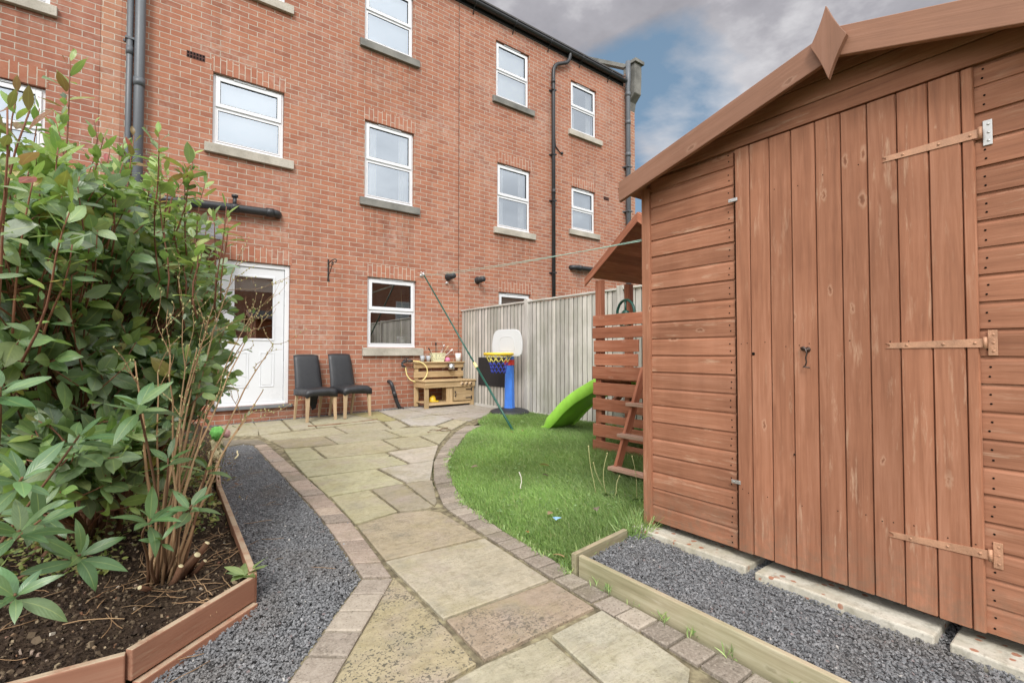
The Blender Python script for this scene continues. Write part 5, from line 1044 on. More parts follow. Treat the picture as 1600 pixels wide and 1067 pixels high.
# ================================================================== THINGS ON THE WALL
T = thing('garden_tap', 'black garden tap and hose connector on the wall left of the mud kitchen', 'tap', (3.40, -.05, .88))
m = MB(); m.lathe([(.03, 0), (.03, .01), (.014, .014), (.014, .09)], (3.42, 0, .895), (0, -1, 0), 12); m.tube([(3.42, -.09, .895), (3.40, -.10, .895), (3.345, -.10, .875), (3.335, -.10, .86)], [.016, .02, .018, .02], 8); m.tube([(3.42, -.09, .90), (3.42, -.092, .945)], .009, 6); m.beam((3.38, -.092, .945), (3.46, -.092, .952), .016, .014); m.build('tap_body', M['pipe_black'], T)
m = MB(); m.tube([(3.44, -.10, .90), (3.49, -.10, .90), (3.53, -.10, .897)], [.018, .022, .016], 10); m.tube([(3.335, -.10, .858), (3.345, -.10, .82), (3.40, -.10, .80)], [.020, .022, .014], 10); m.build('connector', M['pipe_black'], T)
hp = [(3.53, -.10, .897), (3.62, -.12, .892), (3.70, -.15, .855), (3.755, -.17, .79), (3.77, -.17, .70), (3.73, -.17, .61), (3.65, -.16, .555), (3.57, -.15, .545), (3.48, -.13, .58), (3.425, -.11, .655), (3.405, -.10, .74), (3.40, -.10, .80)]
def smooth(pts, k=4):
    P_ = [Vector(p) for p in pts]; out = []
    for i in range(len(P_)-1):
        p0, p1, p2, p3 = P_[max(i-1, 0)], P_[i], P_[i+1], P_[min(i+2, len(P_)-1)]
        for j in range(k): t = j/k; out.append(.5*((2*p1)+(p2-p0)*t+(2*p0-5*p1+4*p2-p3)*t*t+(3*p1-p0-3*p2+p3)*t**3))
    return out+[P_[-1]]
m = MB(); m.tube(smooth(hp), .0095, 8); m.tube([(3.53, -.10, .897), (3.57, -.108, .897)], .0115, 8); tag(m.build('hose', M['hose']), 'short yellow hose looping from the tap over the mud kitchen side', 'hose')
m = MB(); m.box((2.135, -.012, 2.165), (2.155, -.002, 2.49)); m.tube([(2.145, -.012, 2.42), (2.16, -.10, 2.455), (2.18, -.18, 2.47), (2.20, -.225, 2.46), (2.20, -.235, 2.43), (2.185, -.22, 2.415), (2.18, -.20, 2.425)], .0075, 6); m.tube([(2.145, -.012, 2.24), (2.155, -.06, 2.28), (2.16, -.12, 2.36), (2.17, -.16, 2.44)], .006, 6)
m.tube([(2.17+.02*math.cos(t), -.14+.022*math.cos(t), 2.41+.03*math.sin(t)) for t in np.linspace(0, 6.28, 13)[:-1]], .005, 5, closed=True); m.box((2.132, -.014, 2.15), (2.162, -.001, 2.185)); tag(m.build('basket_bracket', M['iron']), 'black iron hanging basket bracket on the brick wall above the chairs', 'bracket')
m = MB(); m.lathe([(.03, 0), (.03, .01), (.01, .012), (.008, .04), (0, .04)], (3.727, 0, 2.395), (0, -1, 0), 10); m.tube([(3.727+.018*math.cos(t), -.045, 2.395+.018*math.sin(t)) for t in np.linspace(0, 6.28, 13)[:-1]], .004, 5, closed=True); tag(m.build('line_hook', M['galv']), 'small metal line hook on the wall above the right corner of the kitchen window', 'hook')
A_ = Vector((3.727, -.055, 2.392)); B_ = Vector((2.112, -5.985, 1.640))
def sag(a, b, s, n=24): return [a.lerp(b, i/n)+Vector((0, 0, -s*4*(i/n)*(1-i/n))) for i in range(n+1)]
m = MB(); m.tube(sag(A_, B_, .02), .0024, 6); m.tube(sag(A_+Vector((.0, 0, -.012)), B_+Vector((0, 0, .008)), .035), .0020, 6); tag(m.build('washing_line', M['cord']), 'pale green washing line from the house wall to the shed', 'washing line')
PR = thing('clothes_prop', 'dark green telescopic clothes prop leaning from the lawn up to the washing line', 'clothes prop', (3.402, -3.173, .09))
pa, pb = Vector((3.402, -3.173, .055)), Vector((3.515, -.52, 2.325)); mid = pa.lerp(pb, .36)
m = MB(); m.tube([pa, mid], .0145, 12); m.build('lower_pole', M['pole_green'], PR); m = MB(); m.tube([mid, pb], .0115, 12); m.build('upper_pole', M['pole_green'], PR)
m = MB(); d = (pb-pa).normalized(); m.tube([mid-d*.05, mid-d*.03, mid+d*.03, mid+d*.05], [.0165, .020, .019, .014], 12); m.build('clamp', M['hose'], PR)
m = MB(); m.tube([pb-d*.02, pb+d*.03], .014, 8); m.tube([pb+d*.03, pb+d*.06+Vector((.03, 0, .01))], .006, 6); m.tube([pb+d*.03, pb+d*.06+Vector((-.03, 0, .01))], .006, 6); m.build('fork', M['plastic_white'], PR)

# plant in the kitchen window, things on its inner sill
m = MB(); m.box((2.78, .128, 1.10), (3.63, .38, 1.132)); m.build('inner_sill', M['upvc'], kw)
PT = thing('potted_plant', 'white pot with a thin leafy plant inside the kitchen window', 'potted plant', (3.44, .19, 1.133))
m = MB(); m.lathe([(0, 0), (.062, 0), (.085, .19), (.078, .19), (.07, .16), (0, .16)], (3.44, .19, 1.133), (0, 0, 1), 18); m.build('pot', M['pot_white'], PT)
m = MB(); m.tube([(3.44, .19, 1.28), (3.435, .19, 1.6), (3.45, .19, 1.85), (3.44, .19, 2.15)], [.01, .008, .006, .004], 6); m.build('stem', M['stalk'], PT)

# ================================================================== PLANTS
def leaves_mesh(name, parent, LV, mat='leaf', N=6):
    """LV: list of (origin, direction, normal, length, width, droop, fold, colour)"""
    n = len(LV); O = np.array([l[0] for l in LV]); Dd = np.array([l[1] for l in LV]); Nn = np.array([l[2] for l in LV]); L = np.array([l[3] for l in LV]); W = np.array([l[4] for l in LV]); Dr = np.array([l[5] for l in LV]); Fo = np.array([l[6] for l in LV]); Cc = np.array([l[7] for l in LV])
    Dd = Dd/np.linalg.norm(Dd, axis=1, keepdims=True); Nn = Nn-Dd*(Nn*Dd).sum(1, keepdims=True); Nn = Nn/np.maximum(np.linalg.norm(Nn, axis=1, keepdims=True), 1e-6); S_ = np.cross(Dd, Nn)
    us = np.linspace(0, 1, N+1); wd = np.where(us < .08, .10, np.sin(np.pi*np.clip((us-.06)/.94, 0, 1)**.82)**.8); wd[-1] = .02; vcs = np.array([-1, -.5, 0, .5, 1.]); tw = rng.normal(0, .45, n); cv = rng.normal(0, .09, n)
    V = np.zeros((n, N+1, 5, 3)); G_ = np.zeros((n, N+1, 5, 3))
    for i, u in enumerate(us):
        for j, v in enumerate(vcs):
            s = (W*.5*wd[i]*v)[:, None]; up = (Fo*np.abs(v)*W*.5*wd[i]-Dr*L*u*u+tw*u*v*W*.25-.10*W*wd[i]*v*v)[:, None]
            V[:, i, j] = O+Dd*(L*u*(1-.25*Dr*u))[:, None]+S_*(s+(cv*L*u*u)[:, None])+Nn*up; G_[:, i, j] = (u, v, 0)
    b = np.arange(n)*(N+1)*5; f = np.array([(i*5+j, i*5+j+1, (i+1)*5+j+1, (i+1)*5+j) for i in range(N) for j in range(4)]); F_ = (f[None]+b[:, None, None]).reshape(-1, 4)
    return fast_mesh(name, V.reshape(-1, 3), F_, M[mat], parent, None, np.repeat(Cc, (N+1)*5, 0), G_.reshape(-1, 3))
def rv(s=1.): return Vector((random.gauss(0, s), random.gauss(0, s), random.gauss(0, s)))
def curve(a, b, k=8, wob=.03, up=0.):
    a = Vector(a); b = Vector(b); n1, n2 = rv(wob), rv(wob); return [a.lerp(b, t)+n1*math.sin(math.pi*t)+n2*math.sin(2*math.pi*t)*.6+Vector((0, 0, up*math.sin(math.pi*t))) for t in [i/k for i in range(k+1)]]
GRN = [(.220,.315,.155), (.265,.365,.160), (.185,.275,.140), (.30,.40,.175), (.290,.370,.245), (.150,.225,.115)]
LIM = [(.30,.42,.12), (.26,.39,.12), (.35,.42,.14)]; RED = [(.36,.085,.055), (.30,.13,.055), (.42,.10,.10), (.24,.14,.05)]
def jit(c, s=.16): f = random.uniform(1-s, 1+s); return tuple(max(.005, x*f*random.uniform(.92, 1.08)) for x in c)
def shoot(LV, tip, axis, n, L0, L1, cols, wr=.40, spread=(.25, 1.25), back=.10, up=.35, droop=(.08, .35)):
    """a spiral of leaves round the end of a twig"""
    axis = axis.normalized(); a = axis.orthogonal().normalized(); b = axis.cross(a); ph = random.uniform(0, 6.28)
    for i in range(n):
        f = i/max(1, n-1); t = ph+i*2.4; rad = a*math.cos(t)+b*math.sin(t); th = spread[0]+(spread[1]-spread[0])*f+random.uniform(-.15, .15)
        d = axis*math.cos(th)+rad*math.sin(th)+Vector((0, 0, up*.25*random.random())); o = tip-axis*back*f; nrm_ = axis*1.0+Vector((0, -.12, .42))+rv(.22)
        L = random.uniform(L0, L1)*random.choice((.72, .9, 1., 1.08))*(.55+.45*min(1, f*2+.25)); LV.append((o+rad*.004, d, nrm_, L, L*wr*random.uniform(.78, 1.18), random.uniform(*droop), random.uniform(.1, .35), jit(random.choice(cols)) if random.random() > .03 else jit((.42,.36,.12))))
LV = []
for z in (1.62, 1.70, 1.80, 1.86): shoot(LV, Vector((3.44, .19, z)), Vector((-.3, .1, 1)), 5, .07, .13, [(.20,.28,.10), (.26,.30,.13)], .3, (.9, 1.5), .03)
leaves_mesh('leaves', PT, LV)
# ---- photinia
PH = thing('photinia_bush', 'large glossy green bush with a few red young leaves filling the left of the garden', 'bush', (-.3, -4.46, .09))
base = Vector((-.31, -4.46, .08)); LV = []; mb = MB(); mt = MB()
ELL = [((-.38,-4.40,1.50), (.60,.62,.58), 250), ((-.02,-3.98,1.42), (.40,.50,.52), 150), ((-.38,-4.95,1.58), (.32,.36,.36), 95), ((-.42,-5.15,1.35), (.24,.22,.34), 60), ((.20,-3.55,1.22), (.32,.40,.40), 95), ((-.40,-4.85,1.05), (.34,.40,.34), 100), ((-.15,-4.25,1.72), (.36,.38,.34), 90), ((-.75,-4.6,1.35), (.4,.5,.55), 60), ((-.02,-3.8,.85), (.42,.45,.34), 100), ((-.55,-3.9,.75), (.5,.6,.4), 80), ((-.15,-4.65,1.0), (.24,.3,.28), 60), ((-.5,-2.6,.6), (.7,.9,.45), 110), ((-.05,-4.5,1.35), (.28,.3,.3), 60), ((-.35,-4.75,.70), (.36,.38,.22), 75), ((.08,-4.72,.88), (.22,.25,.26), 75), ((-.22,-5.02,.66), (.26,.22,.20), 60), ((-.30,-4.95,.48), (.30,.26,.16), 40), ((-.05,-4.6,.50), (.30,.30,.16), 45), ((.22,-4.2,1.0), (.22,.3,.3), 60), ((.02,-4.55,.72), (.24,.28,.24), 45)]
mains = []
for c, r, n in ELL:
    p = curve(base+Vector((random.uniform(-.12, .14), random.uniform(-.1, .1), 0)), Vector(c)-Vector((0, 0, r[2]*.3)), 8, .05); mains.append(p); R0 = random.uniform(.012, .021); mb.tube(p, [R0*(1-.6*i/8) for i in range(9)], 8)
for ei, (c, r, n) in enumerate(ELL):
    C0 = Vector(c)
    for k in range(int(n*.58)):
        d = rv().normalized(); d.z = abs(d.z)*.9-.25 if random.random() < .75 else d.z; q = random.uniform(.70, 1.10); tip = C0+Vector((d.x*r[0], d.y*r[1], d.z*r[2]))*q
        if tip.y < -5.40 or tip.z < .30: continue
        ax = (Vector((d.x, d.y, d.z*.6))+Vector((.05, -.20, .22))+rv(.22)).normalized(); high = tip.z > 1.78 or (tip.z > 1.5 and random.random() < .5) or random.random() < .12
        cols = GRN if not high else (GRN+LIM if random.random() < .6 else LIM)
        shoot(LV, tip, ax, random.randint(5, 9),   .088, .145, cols, .51, back=.17)
        src = mains[ei][random.randint(4, 8)]; p = curve(src, tip, 5, .02); mt.tube(p, [.0042*(1-.5*i/5) for i in range(6)], 5)
# tall young shoots reaching up, lime to red
for tip, frm, L, cols, n in (((-.30,-4.91,2.26), (-.35,-4.85,1.6), .085, LIM+RED, 7), ((-.285,-5.76,1.70), (-.38,-5.55,1.05), .085, RED, 5), ((-.31,-5.86,1.66), (-.40,-5.6,1.0), .075, RED+LIM, 5), ((-.105,-4.304,2.22), (-.15,-4.3,1.6), .075, RED, 6), ((-.20,-4.75,2.02), (-.3,-4.7,1.5), .08, LIM, 8), ((-.03,-4.45,1.98), (-.1,-4.4,1.5), .075, LIM, 8), ((-.33,-5.35,1.66), (-.4,-5.2,1.1), .085, LIM, 7), ((-.42,-5.1,2.0), (-.45,-5.0,1.4), .08, LIM+RED, 7), ((.12,-3.95,1.98), (.05,-3.95,1.5), .07, LIM, 8), ((-.22,-5.5,1.52), (-.36,-5.3,1.0), .085, LIM+GRN, 7), ((.30,-3.85,1.72), (.15,-3.8,1.3), .07, GRN+LIM, 8), ((-.24,-5.30,1.42), (-.35,-5.1,1.0), .085, GRN, 8)):
    p = curve(frm, tip, 6, .012); mt.tube(p, [.0045*(1-.5*i/6) for i in range(7)], 6); ax = (Vector(tip)-Vector(frm)).normalized(); shoot(LV, Vector(tip), ax, n, L*.95, L*1.3, cols, .43, (.2, 1.15), .20, .3, (.02, .2))
    for f in (.25, .4, .52, .64, .76, .87): shoot(LV, Vector(frm).lerp(Vector(tip), f), ax, 2, L*.8, L, GRN+LIM, .42, (1., 1.2), .03)
for k in range(46):   # airy young growth standing out of the top
    a = random.uniform(-.62, .30); b = -4.35-(a+.1)*1.1+random.uniform(-.75, .35); zt = 2.18-max(0, a+.15)*1.0+random.uniform(-.42, .10)-max(0, -4.9-b)*.45; tip = Vector((a, b, zt)); frm = tip+Vector((random.uniform(-.12, .06), random.uniform(-.05, .12), -random.uniform(.30, .5)))
    p = curve(frm, tip, 5, .012); mt.tube(p, [.0038*(1-.45*i/5) for i in range(6)], 5); ax = (tip-frm).normalized(); shoot(LV, tip, ax, random.randint(4, 7), .06, .10, LIM+LIM+RED if random.random() < .22 else LIM+GRN[:2], .42, (.3, 1.2), .12, .3, (.02, .25))
    for f in (.35, .5, .65, .8): shoot(LV, frm.lerp(tip, f), ax, 2, .07, .11, GRN+LIM, .42, (.95, 1.3), .03)
mb.build('trunk', M['bark'], PH); mt.build('twigs', M['red_twig'], PH); leaves_mesh('crown', PH, LV)
print('photinia leaves', len(LV))

# ---- rhododendron with long leaves in whorls, in front
RH = thing('rhododendron_bush', 'low shrub with long leathery leaves in whorls at the front of the flower bed', 'shrub', (-.35, -5.0, .09))
LV = []; mb = MB(); hub = Vector((-.55, -5.05, .08))
W_ = [((-.171,-5.635,.415), .115, 9, hub), ((-.262,-5.93,.44), .10, 8, hub), ((-.287,-5.74,.545), .105, 8, hub), ((-.275,-5.80,.70), .115, 8, hub), ((-.361,-5.571,.93), .115, 8, hub), ((-.20,-5.40,.75), .11, 7, hub), ((-.30,-5.30,.50), .11, 8, hub), ((-.27,-5.56,.52), .09, 6, hub),
      ((-.043,-5.48,.85), .125, 10, Vector((.02, -5.13, .1))), ((.0,-5.388,.42), .115, 8, Vector((.02, -5.13, .1))), ((.127,-5.36,.44), .095, 9, Vector((.05, -5.14, .1))), ((.20,-5.05,.52), .085, 8, Vector((.06, -5.1, .1))), ((.05,-5.30,.62), .085, 7, Vector((.02, -5.13, .1))), ((.03,-5.42,.35), .08, 5, Vector((.05, -5.14, .1)))]
for tip, L, n, b in W_:
    tip = Vector(tip); b = b+rv(.02); b.z = .08; p = curve(b, tip, 8, .010, .03); mb.tube(p, [.0065*(1-.5*i/8) for i in range(9)], 7); ax = (p[-1]-p[-2]).normalized()+Vector((0, -.15, .75))
    shoot(LV, tip, ax, n, L*.95, L*1.45, [(.135,.235,.105), (.165,.275,.125), (.115,.200,.092), (.20,.31,.15)], .31, (.55, 1.5), .035, .2, (.05, .50))
mb.build('stems', M['bark'], RH); leaves_mesh('leaves', RH, LV, N=8)

# ---- bare twiggy shrub
TW = thing('twiggy_shrub', 'upright shrub of thin brown nearly leafless stems with buds beside the long leaved shrub', 'shrub', (.04, -5.13, .09))
mb = MB(); mbud = MB(); LV = []; b0 = Vector((.045, -5.12, .08))
def grow(p, r, lev, d):
    k = len(p)
    if lev == 0: return
    for i in range(2 if lev > 1 else 2):
        s = p[random.randint(k//2, k-1)]; dd = (d+rv(.42)+Vector((.18, .05, .12))).normalized(); L = random.uniform(.12, .30)*(.75 if lev == 1 else 1); q = curve(s, s+dd*L, 5, .012); mb.tube(q, [r*.7*(1-.55*j/5) for j in range(6)], 6); buds(q, r*.7); grow(q, r*.7, lev-1, dd)
def buds(q, r):
    for s in q[1:]:
        if random.random() < .7: e = rv().normalized()*(r+.002); mbud.lathe([(.0, -.005), (.0030, -.001), (.0026, .003), (0, .008)], s+e, e+Vector((0, 0, .01)), 6)
TIPS = [(.492,-4.349,1.30), (.507,-4.60,1.02), (.477,-4.696,.83), (.40,-4.75,1.12), (.25,-4.9,1.32), (.33,-4.6,1.42), (.10,-5.05,1.18), (.05,-5.2,1.02), (.16,-4.95,1.05), (.38,-4.9,.72), (.02,-5.0,.95), (-.06,-5.1,1.0), (.22,-4.75,1.2), (.12,-5.12,.8), (.43,-4.4,1.12), (.30,-4.45,.95), (.20,-5.0,.75)]
for i, tp in enumerate(TIPS):
    tp = Vector(tp); s = b0+Vector((random.uniform(-.045, .05), random.uniform(-.04, .04), 0)); mid_ = s+Vector(((tp.x-s.x)*.22, (tp.y-s.y)*.22, (tp.z-s.z)*.5)); p = [(1-t)**2*s+2*t*(1-t)*mid_+t*t*tp+rv(.004) for t in [j/10 for j in range(11)]]
    r = random.uniform(.0045, .0085); mb.tube(p, [r*(1-.68*j/10) for j in range(11)], 7); buds(p[4:], r*.5); grow(p[5:], r*.45, 2 if i < 9 else 1, (tp-mid_).normalized())
    if i % 3 == 0: shoot(LV, tp, (tp-mid_), 4, .04, .06, LIM+GRN, .4, (.3, 1.1), .08)
mb.build('stems', M['twig'], TW); tag(mbud.build('buds', M['stalk'], TW), kind='stuff'); leaves_mesh('leaves', TW, LV)
# cut stumps at its foot
m = MB()
for a, b, r in (((.10, -5.16, .08), (.155, -5.235, .20), .016), ((.12, -5.12, .08), (.195, -5.16, .215), .013), ((.07, -5.2, .08), (.10, -5.24, .17), .012), ((.14, -5.17, .09), (.185, -5.20, .155), .010), ((.0, -5.2, .08), (-.03, -5.26, .13), .010)):
    m.tube([a, Vector(a).lerp(Vector(b), .5)+rv(.004), b], [r*1.2, r, r*.95], 9); d = (Vector(b)-Vector(a)).normalized(); m.lathe([(r*.8, .0), (r*.78, .0012), (0, .0014)], b, d, 9, mi=1)
tag(m.build('cut_stump', [M['bark'], M['cream']]), 'cluster of cut stems with pale sawn ends at the foot of the twiggy shrub', 'stump')

# ---- ground cover and dried low growth between the shrubs
LV = []
for i in range(5200):
    a, b = random.uniform(-.75, .30), random.uniform(-5.0, -2.2)
    if b < -4.75 and a > -.1: continue
    h = .04+.16*random.random()*max(0, mnoise.noise(Vector((a*3, b*3, 9)))+.5); d = rv().normalized(); d.z = abs(d.z)*.6; L = random.uniform(.014, .036); LV.append((Vector((a, b, soilz(a, b)+h)), d, Vector((0, 0, 1))+rv(.4), L, L*.6, .1, .1, jit(random.choice([(.24,.30,.09), (.30,.34,.11), (.15,.21,.07), (.32,.28,.11)]))))
for i in range(1100):
    a, b = random.gauss(.28, .13), random.gauss(-3.05, .6); h = .02+.16*random.random(); d = rv().normalized(); d.z = abs(d.z); L = random.uniform(.012, .03)
    if a > .48: continue
    LV.append((Vector((a, b, soilz(a, b)+h)), d, Vector((0, 0, 1))+rv(.4), L, L*.5, .1, .1, jit(random.choice([(.22,.14,.07), (.17,.10,.06), (.25,.19,.08), (.12,.12,.05)]))))
tag(leaves_mesh('ground_cover', None, LV, 'small_leaf', 3), 'tiny yellow green and brown leaved ground cover under the shrubs', None, None, 'stuff')
# dock like weed at the corner of the bed
def weed(c, n, L, cols, label, wr=.34, name='weed', up=.6):
    LV = []; c = Vector(c)
    for i in range(n):
        t = 6.28*i/n+random.uniform(-.3, .3); LV.append((c, Vector((math.cos(t), math.sin(t), up+random.uniform(-.2, .3))), Vector((0, 0, 1))+rv(.2), L*random.uniform(.6, 1.1), L*wr, random.uniform(.15, .4), .2, jit(random.choice(cols))))
    return tag(leaves_mesh(name, None, LV), label, 'weed')
weed((.31, -5.37, .12), 11, .105, [(.22,.33,.12), (.28,.38,.16)], 'pale green weed growing in the front corner of the flower bed'); weed((1.60, -6.10, .03), 7, .035, [(.13,.20,.06)], 'small green weed at the foot of the long timber edging', .6)
weed((4.28, -2.22, .10), 9, .10, [(.14,.20,.07), (.18,.25,.09)], 'leafy weed beside the base of the basketball hoop', .4)
weed((2.44, -5.45, .08), 9, .09, [(.13,.20,.07), (.17,.24,.09)], 'dandelion weed in the lawn near the shed corner', .4); weed((2.52, -5.62, .08), 8, .08, [(.13,.20,.07)], 'dandelion weed against the shed corner post', .5)
m = MB()
for x, y, h, lx in ((2.40, -5.36, .34, -.05), (2.46, -5.40, .28, .03), (2.55, -5.30, .20, -.09), (2.50, -5.62, .30, -.02), (2.42, -5.48, .14, .1), (2.58, -5.66, .24, .05)):
    z = gz(x, y); p = curve((x, y, z), (x+lx, y+.02, z+h), 6, .01); m.tube(p, .0022, 5); m.lathe([(0, -.004), (.006, 0), (.004, .008), (0, .009)], p[-1], (0, 0, 1), 7)
tag(m.build('dandelion_stalks', M['stalk']), 'dry pale dandelion stalks standing in the lawn near the shed', 'stalks')

# ---- stake and garden ornament
m = MB(); m.tube([(.272, -4.306, .09), (.275, -4.30, .46)], .007, 7); tag(m.build('garden_stake', M['twig']), 'thin light wooden stake standing in the flower bed', 'stake')
OR = thing('garden_ornament', 'small cream and green garden ornament at the back of the flower bed', 'ornament', (.43, -2.86, .09))
m = MB(); m.lathe([(0, 0), (.04, .01), (.058, .05), (.053, .09), (.028, .12), (.036, .15), (.042, .175), (.024, .20), (0, .205)], (.43, -2.86, .11), (0, 0, 1), 18); m.build('body', M['cream'], OR)
m = MB(); vs = []; c = Vector((.44, -2.90, .355))
for i in range(13):
    for j in range(20):
        t, ph = math.pi*i/12, 6.283*j/20; d = Vector((math.sin(t)*math.cos(ph), math.sin(t)*math.sin(ph), math.cos(t))); vs.append(c+d*(.056+.022*mnoise.noise(d*5)))
m.add(vs, [(i*20+j, i*20+(j+1) % 20, (i+1)*20+(j+1) % 20, (i+1)*20+j) for i in range(12) for j in range(20)], smooth=True); m.build('head', M['lime'], OR)
m = MB(); m.lathe([(0, 0), (.03, .004), (.036, .014), (.02, .025), (0, .03)], (.495, -2.92, .35), (.6, -.8, .1), 14); m.build('flower', M['flower_pink'], OR)

# ================================================================== LAWN
x, y = scatter_pts(LAWN, 25000); k = ~((x > 2.15) & (y < -5.9)); x, y = x[k], y[k]
far = np.clip((-2.2-y)/3.5, 0, 1); keep = rng.uniform(0, 1, len(x)) < (.62+.38*far); x, y, far = x[keep], y[keep], far[keep]; n = len(x)
nz = np.sin(x*2.1+1.3)*np.sin(y*1.7+.4)+.6*np.sin(x*5.3+y*3.1)+.5*np.sin(x*3.7-y*6.1); longg = np.clip((x-2.1)*.9, 0, 1)*np.clip(1-np.abs(y+5.0)*.9, 0, 1)+.35*np.clip((x-3.2), 0, 1)
edge = np.minimum.reduce([np.hypot(x-a, y-b) for a, b in [tuple(p) for p in resample(LOU[:9], 60)]]); ef = np.clip(edge/.12, .35, 1)
h = (rng.uniform(.026, .068, n)*(1+.22*nz)+longg*rng.uniform(.02, .13, n))*ef*(.85+.15*far); w = rng.uniform(.0013, .0027, n)*(1+.8*(1-far)*.5); az = rng.uniform(0, 6.283, n)
lean = rng.uniform(.1, .75, n)+.5*longg; la_ = np.where(rng.uniform(0, 1, n) < .55, 2.6+.8*np.sin(x*1.9)*np.cos(y*2.3), rng.uniform(0, 6.283, n)); lx, ly = np.cos(la_)*lean, np.sin(la_)*lean; z0 = gzv(x, y)-.012
B = np.stack([x, y, z0], -1); sx = np.stack([np.cos(az)*w, np.sin(az)*w, np.zeros(n)], -1); V = np.zeros((n, 5, 3)); V[:, 0] = B-sx; V[:, 1] = B+sx
mdp = B+np.stack([lx*h*.35, ly*h*.35, h*.62], -1); V[:, 2] = mdp-sx*.75; V[:, 3] = mdp+sx*.75; V[:, 4] = B+np.stack([lx*h*1.05, ly*h*1.05, h*np.maximum(.45, 1-.35*lean)], -1)
bl = np.arange(n)*5; F3 = np.concatenate([np.stack([bl, bl+1, bl+3], -1), np.stack([bl, bl+3, bl+2], -1), np.stack([bl+2, bl+3, bl+4], -1)])
gc_ = np.array([(.300,.430,.165), (.355,.490,.190), (.245,.365,.140), (.43,.55,.24), (.52,.50,.30)]); ci = rng.choice(5, n, p=[.34, .30, .20, .13, .03]); tone = (.95+.16*nz)[:, None]*rng.uniform(.8, 1.2, (n, 1)); cc = gc_[ci]*tone; cc = cc*(1-longg[:, None]*.15)+longg[:, None]*.15*np.array([.09, .15, .06])
tag(fast_mesh('lawn_grass', V.reshape(-1, 3), F3, M['grass'], None, None, np.repeat(cc, 5, 0)), 'lush green lawn grass, longer around the climbing frame and the shed corner', None, None, 'stuff')
# clumps of grass along the timber edging and hanging over the concrete slab
LVg = []
def tuft(cx, cy, n, L, sp, drift=(0, 0), z=None):
    for i in range(n):
        a, b = cx+random.gauss(0, sp), cy+random.gauss(0, sp); l = L*random.uniform(.6, 1.2); LVg.append((Vector((a, b, gz(a, b) if z is None else z)), Vector((random.gauss(drift[0], .4), random.gauss(drift[1], .4), 1.)), rv(), l, .0045, random.uniform(.1, .5), .1, jit(random.choice([tuple(c) for c in gc_[:4]]), .3)))
for i in range(9): tuft(1.522+random.uniform(-.004, .004), -6.15-i*.13+random.uniform(-.04, .04), random.randint(5, 16), .045, .012)
for i in range(26): tuft(2.08+random.uniform(-.1, .2), -5.93+random.uniform(-.06, .02), 24, .16, .03, (-.35, -.45))
for i in range(16): tuft(1.9+random.uniform(-.25, .1), -5.97+random.uniform(-.02, .03), 14, .08, .02, (-.1, -.3))
for i in range(50):
    p = random.choice(resample(LOU[2:9], 70)); tuft(p.x-random.uniform(.0, .03), p.y+.01, random.randint(4, 14), .035, .012)
tag(leaves_mesh('edge_grass', None, LVg, 'small_leaf', 4), 'grass tufts along the timber edging and over the concrete slab', None, None, 'stuff')
LVc = []
for i in range(1500):
    a, b = random.uniform(1.6, 4.4), random.uniform(-5.9, -1.7)
    if mnoise.noise(Vector((a*1.6, b*1.6, 4))) < .12 or not in_poly(np.array([a]), np.array([b]), LAWN)[0]: continue
    for k in range(3): t_ = random.uniform(0, 6.28); LVc.append((Vector((a, b, gz(a, b)+random.uniform(.02, .055))), Vector((math.cos(t_), math.sin(t_), .25)), Vector((0, 0, 1))+rv(.2), .017, .014, .1, .1, jit(random.choice([(.24,.36,.15), (.32,.42,.20), (.20,.30,.12)]))))
tag(leaves_mesh('clover', None, LVc, 'small_leaf', 3), 'clover and small weeds mixed into the lawn', None, None, 'stuff')
# fallen leaves and litter
def fallen(x, y, L, lb, col=(.30,.15,.06), z=.055, wr=.5, t=None, curl=.5):
    t = random.uniform(0, 6.28) if t is None else t; o = leaves_mesh('fallen_leaf', None, [(Vector((x, y, gz(x, y)+z*1.22)), Vector((math.cos(t), math.sin(t), .1)), Vector((0, 0, 1))+rv(.25), L, L*wr, curl*.4, curl, col)], 'leaf', 6); tag(o, lb, 'leaf')
fallen(2.47, -4.68, .085, 'light tan fallen leaf, the largest on the lawn', (.45,.28,.15), .06, .45, -.5); fallen(2.33, -4.88, .05, 'dark brown curled leaf just below the tan leaf on the lawn', (.07,.04,.03), .05, .7); fallen(2.10, -4.36, .06, 'grey brown leaf lying on the left part of the lawn', (.26,.19,.13), .05, .5)
fallen(3.13, -3.40, .06, 'orange brown leaf left of the foot of the green clothes prop', (.38,.17,.05), .07, .5); fallen(3.26, -3.46, .06, 'orange brown leaf right of the foot of the green clothes prop', (.36,.15,.05), .07, .5); fallen(1.86, -5.52, .045, 'pale pinkish leaf above the blue wrapper on the lawn', (.42,.28,.18), .05, .7); fallen(2.11, -5.64, .05, 'grey mauve leaf on the lawn near the shed corner', (.30,.22,.20), .055, .8)
fallen(1.555, -5.86, .06, 'curled tan leaf lying on the sett kerb beside the lawn', (.50,.32,.17), .012, .4, -.7); fallen(1.60, -5.62, .035, 'small orange leaf at the lawn edge', (.45,.2,.06), .03, .5)
fallen(1.63, -.06, .07, 'red leaf lying at the foot of the wall by the door', (.30,.05,.03), .03, .6); fallen(1.77, -3.32, .03, 'small dark leaf on the greenish slab in the middle of the path', (.05,.04,.03), .006, .5)
m = MB(); o = Vector((1.80, -5.62, gz(1.8, -5.62)+.055)); m.add([o, o+Vector((.035, .012, .008)), o+Vector((.028, .04, .004)), o+Vector((-.006, .026, .012))], [(0, 1, 2, 3)]); m.add([o+Vector((.01, .0, .006)), o+Vector((.03, -.012, .012)), o+Vector((.035, .01, .010))], [(0, 1, 2)]); tag(m.build('sweet_wrapper', M['litter']), 'scrap of blue wrapper lying on the lawn', 'wrapper')
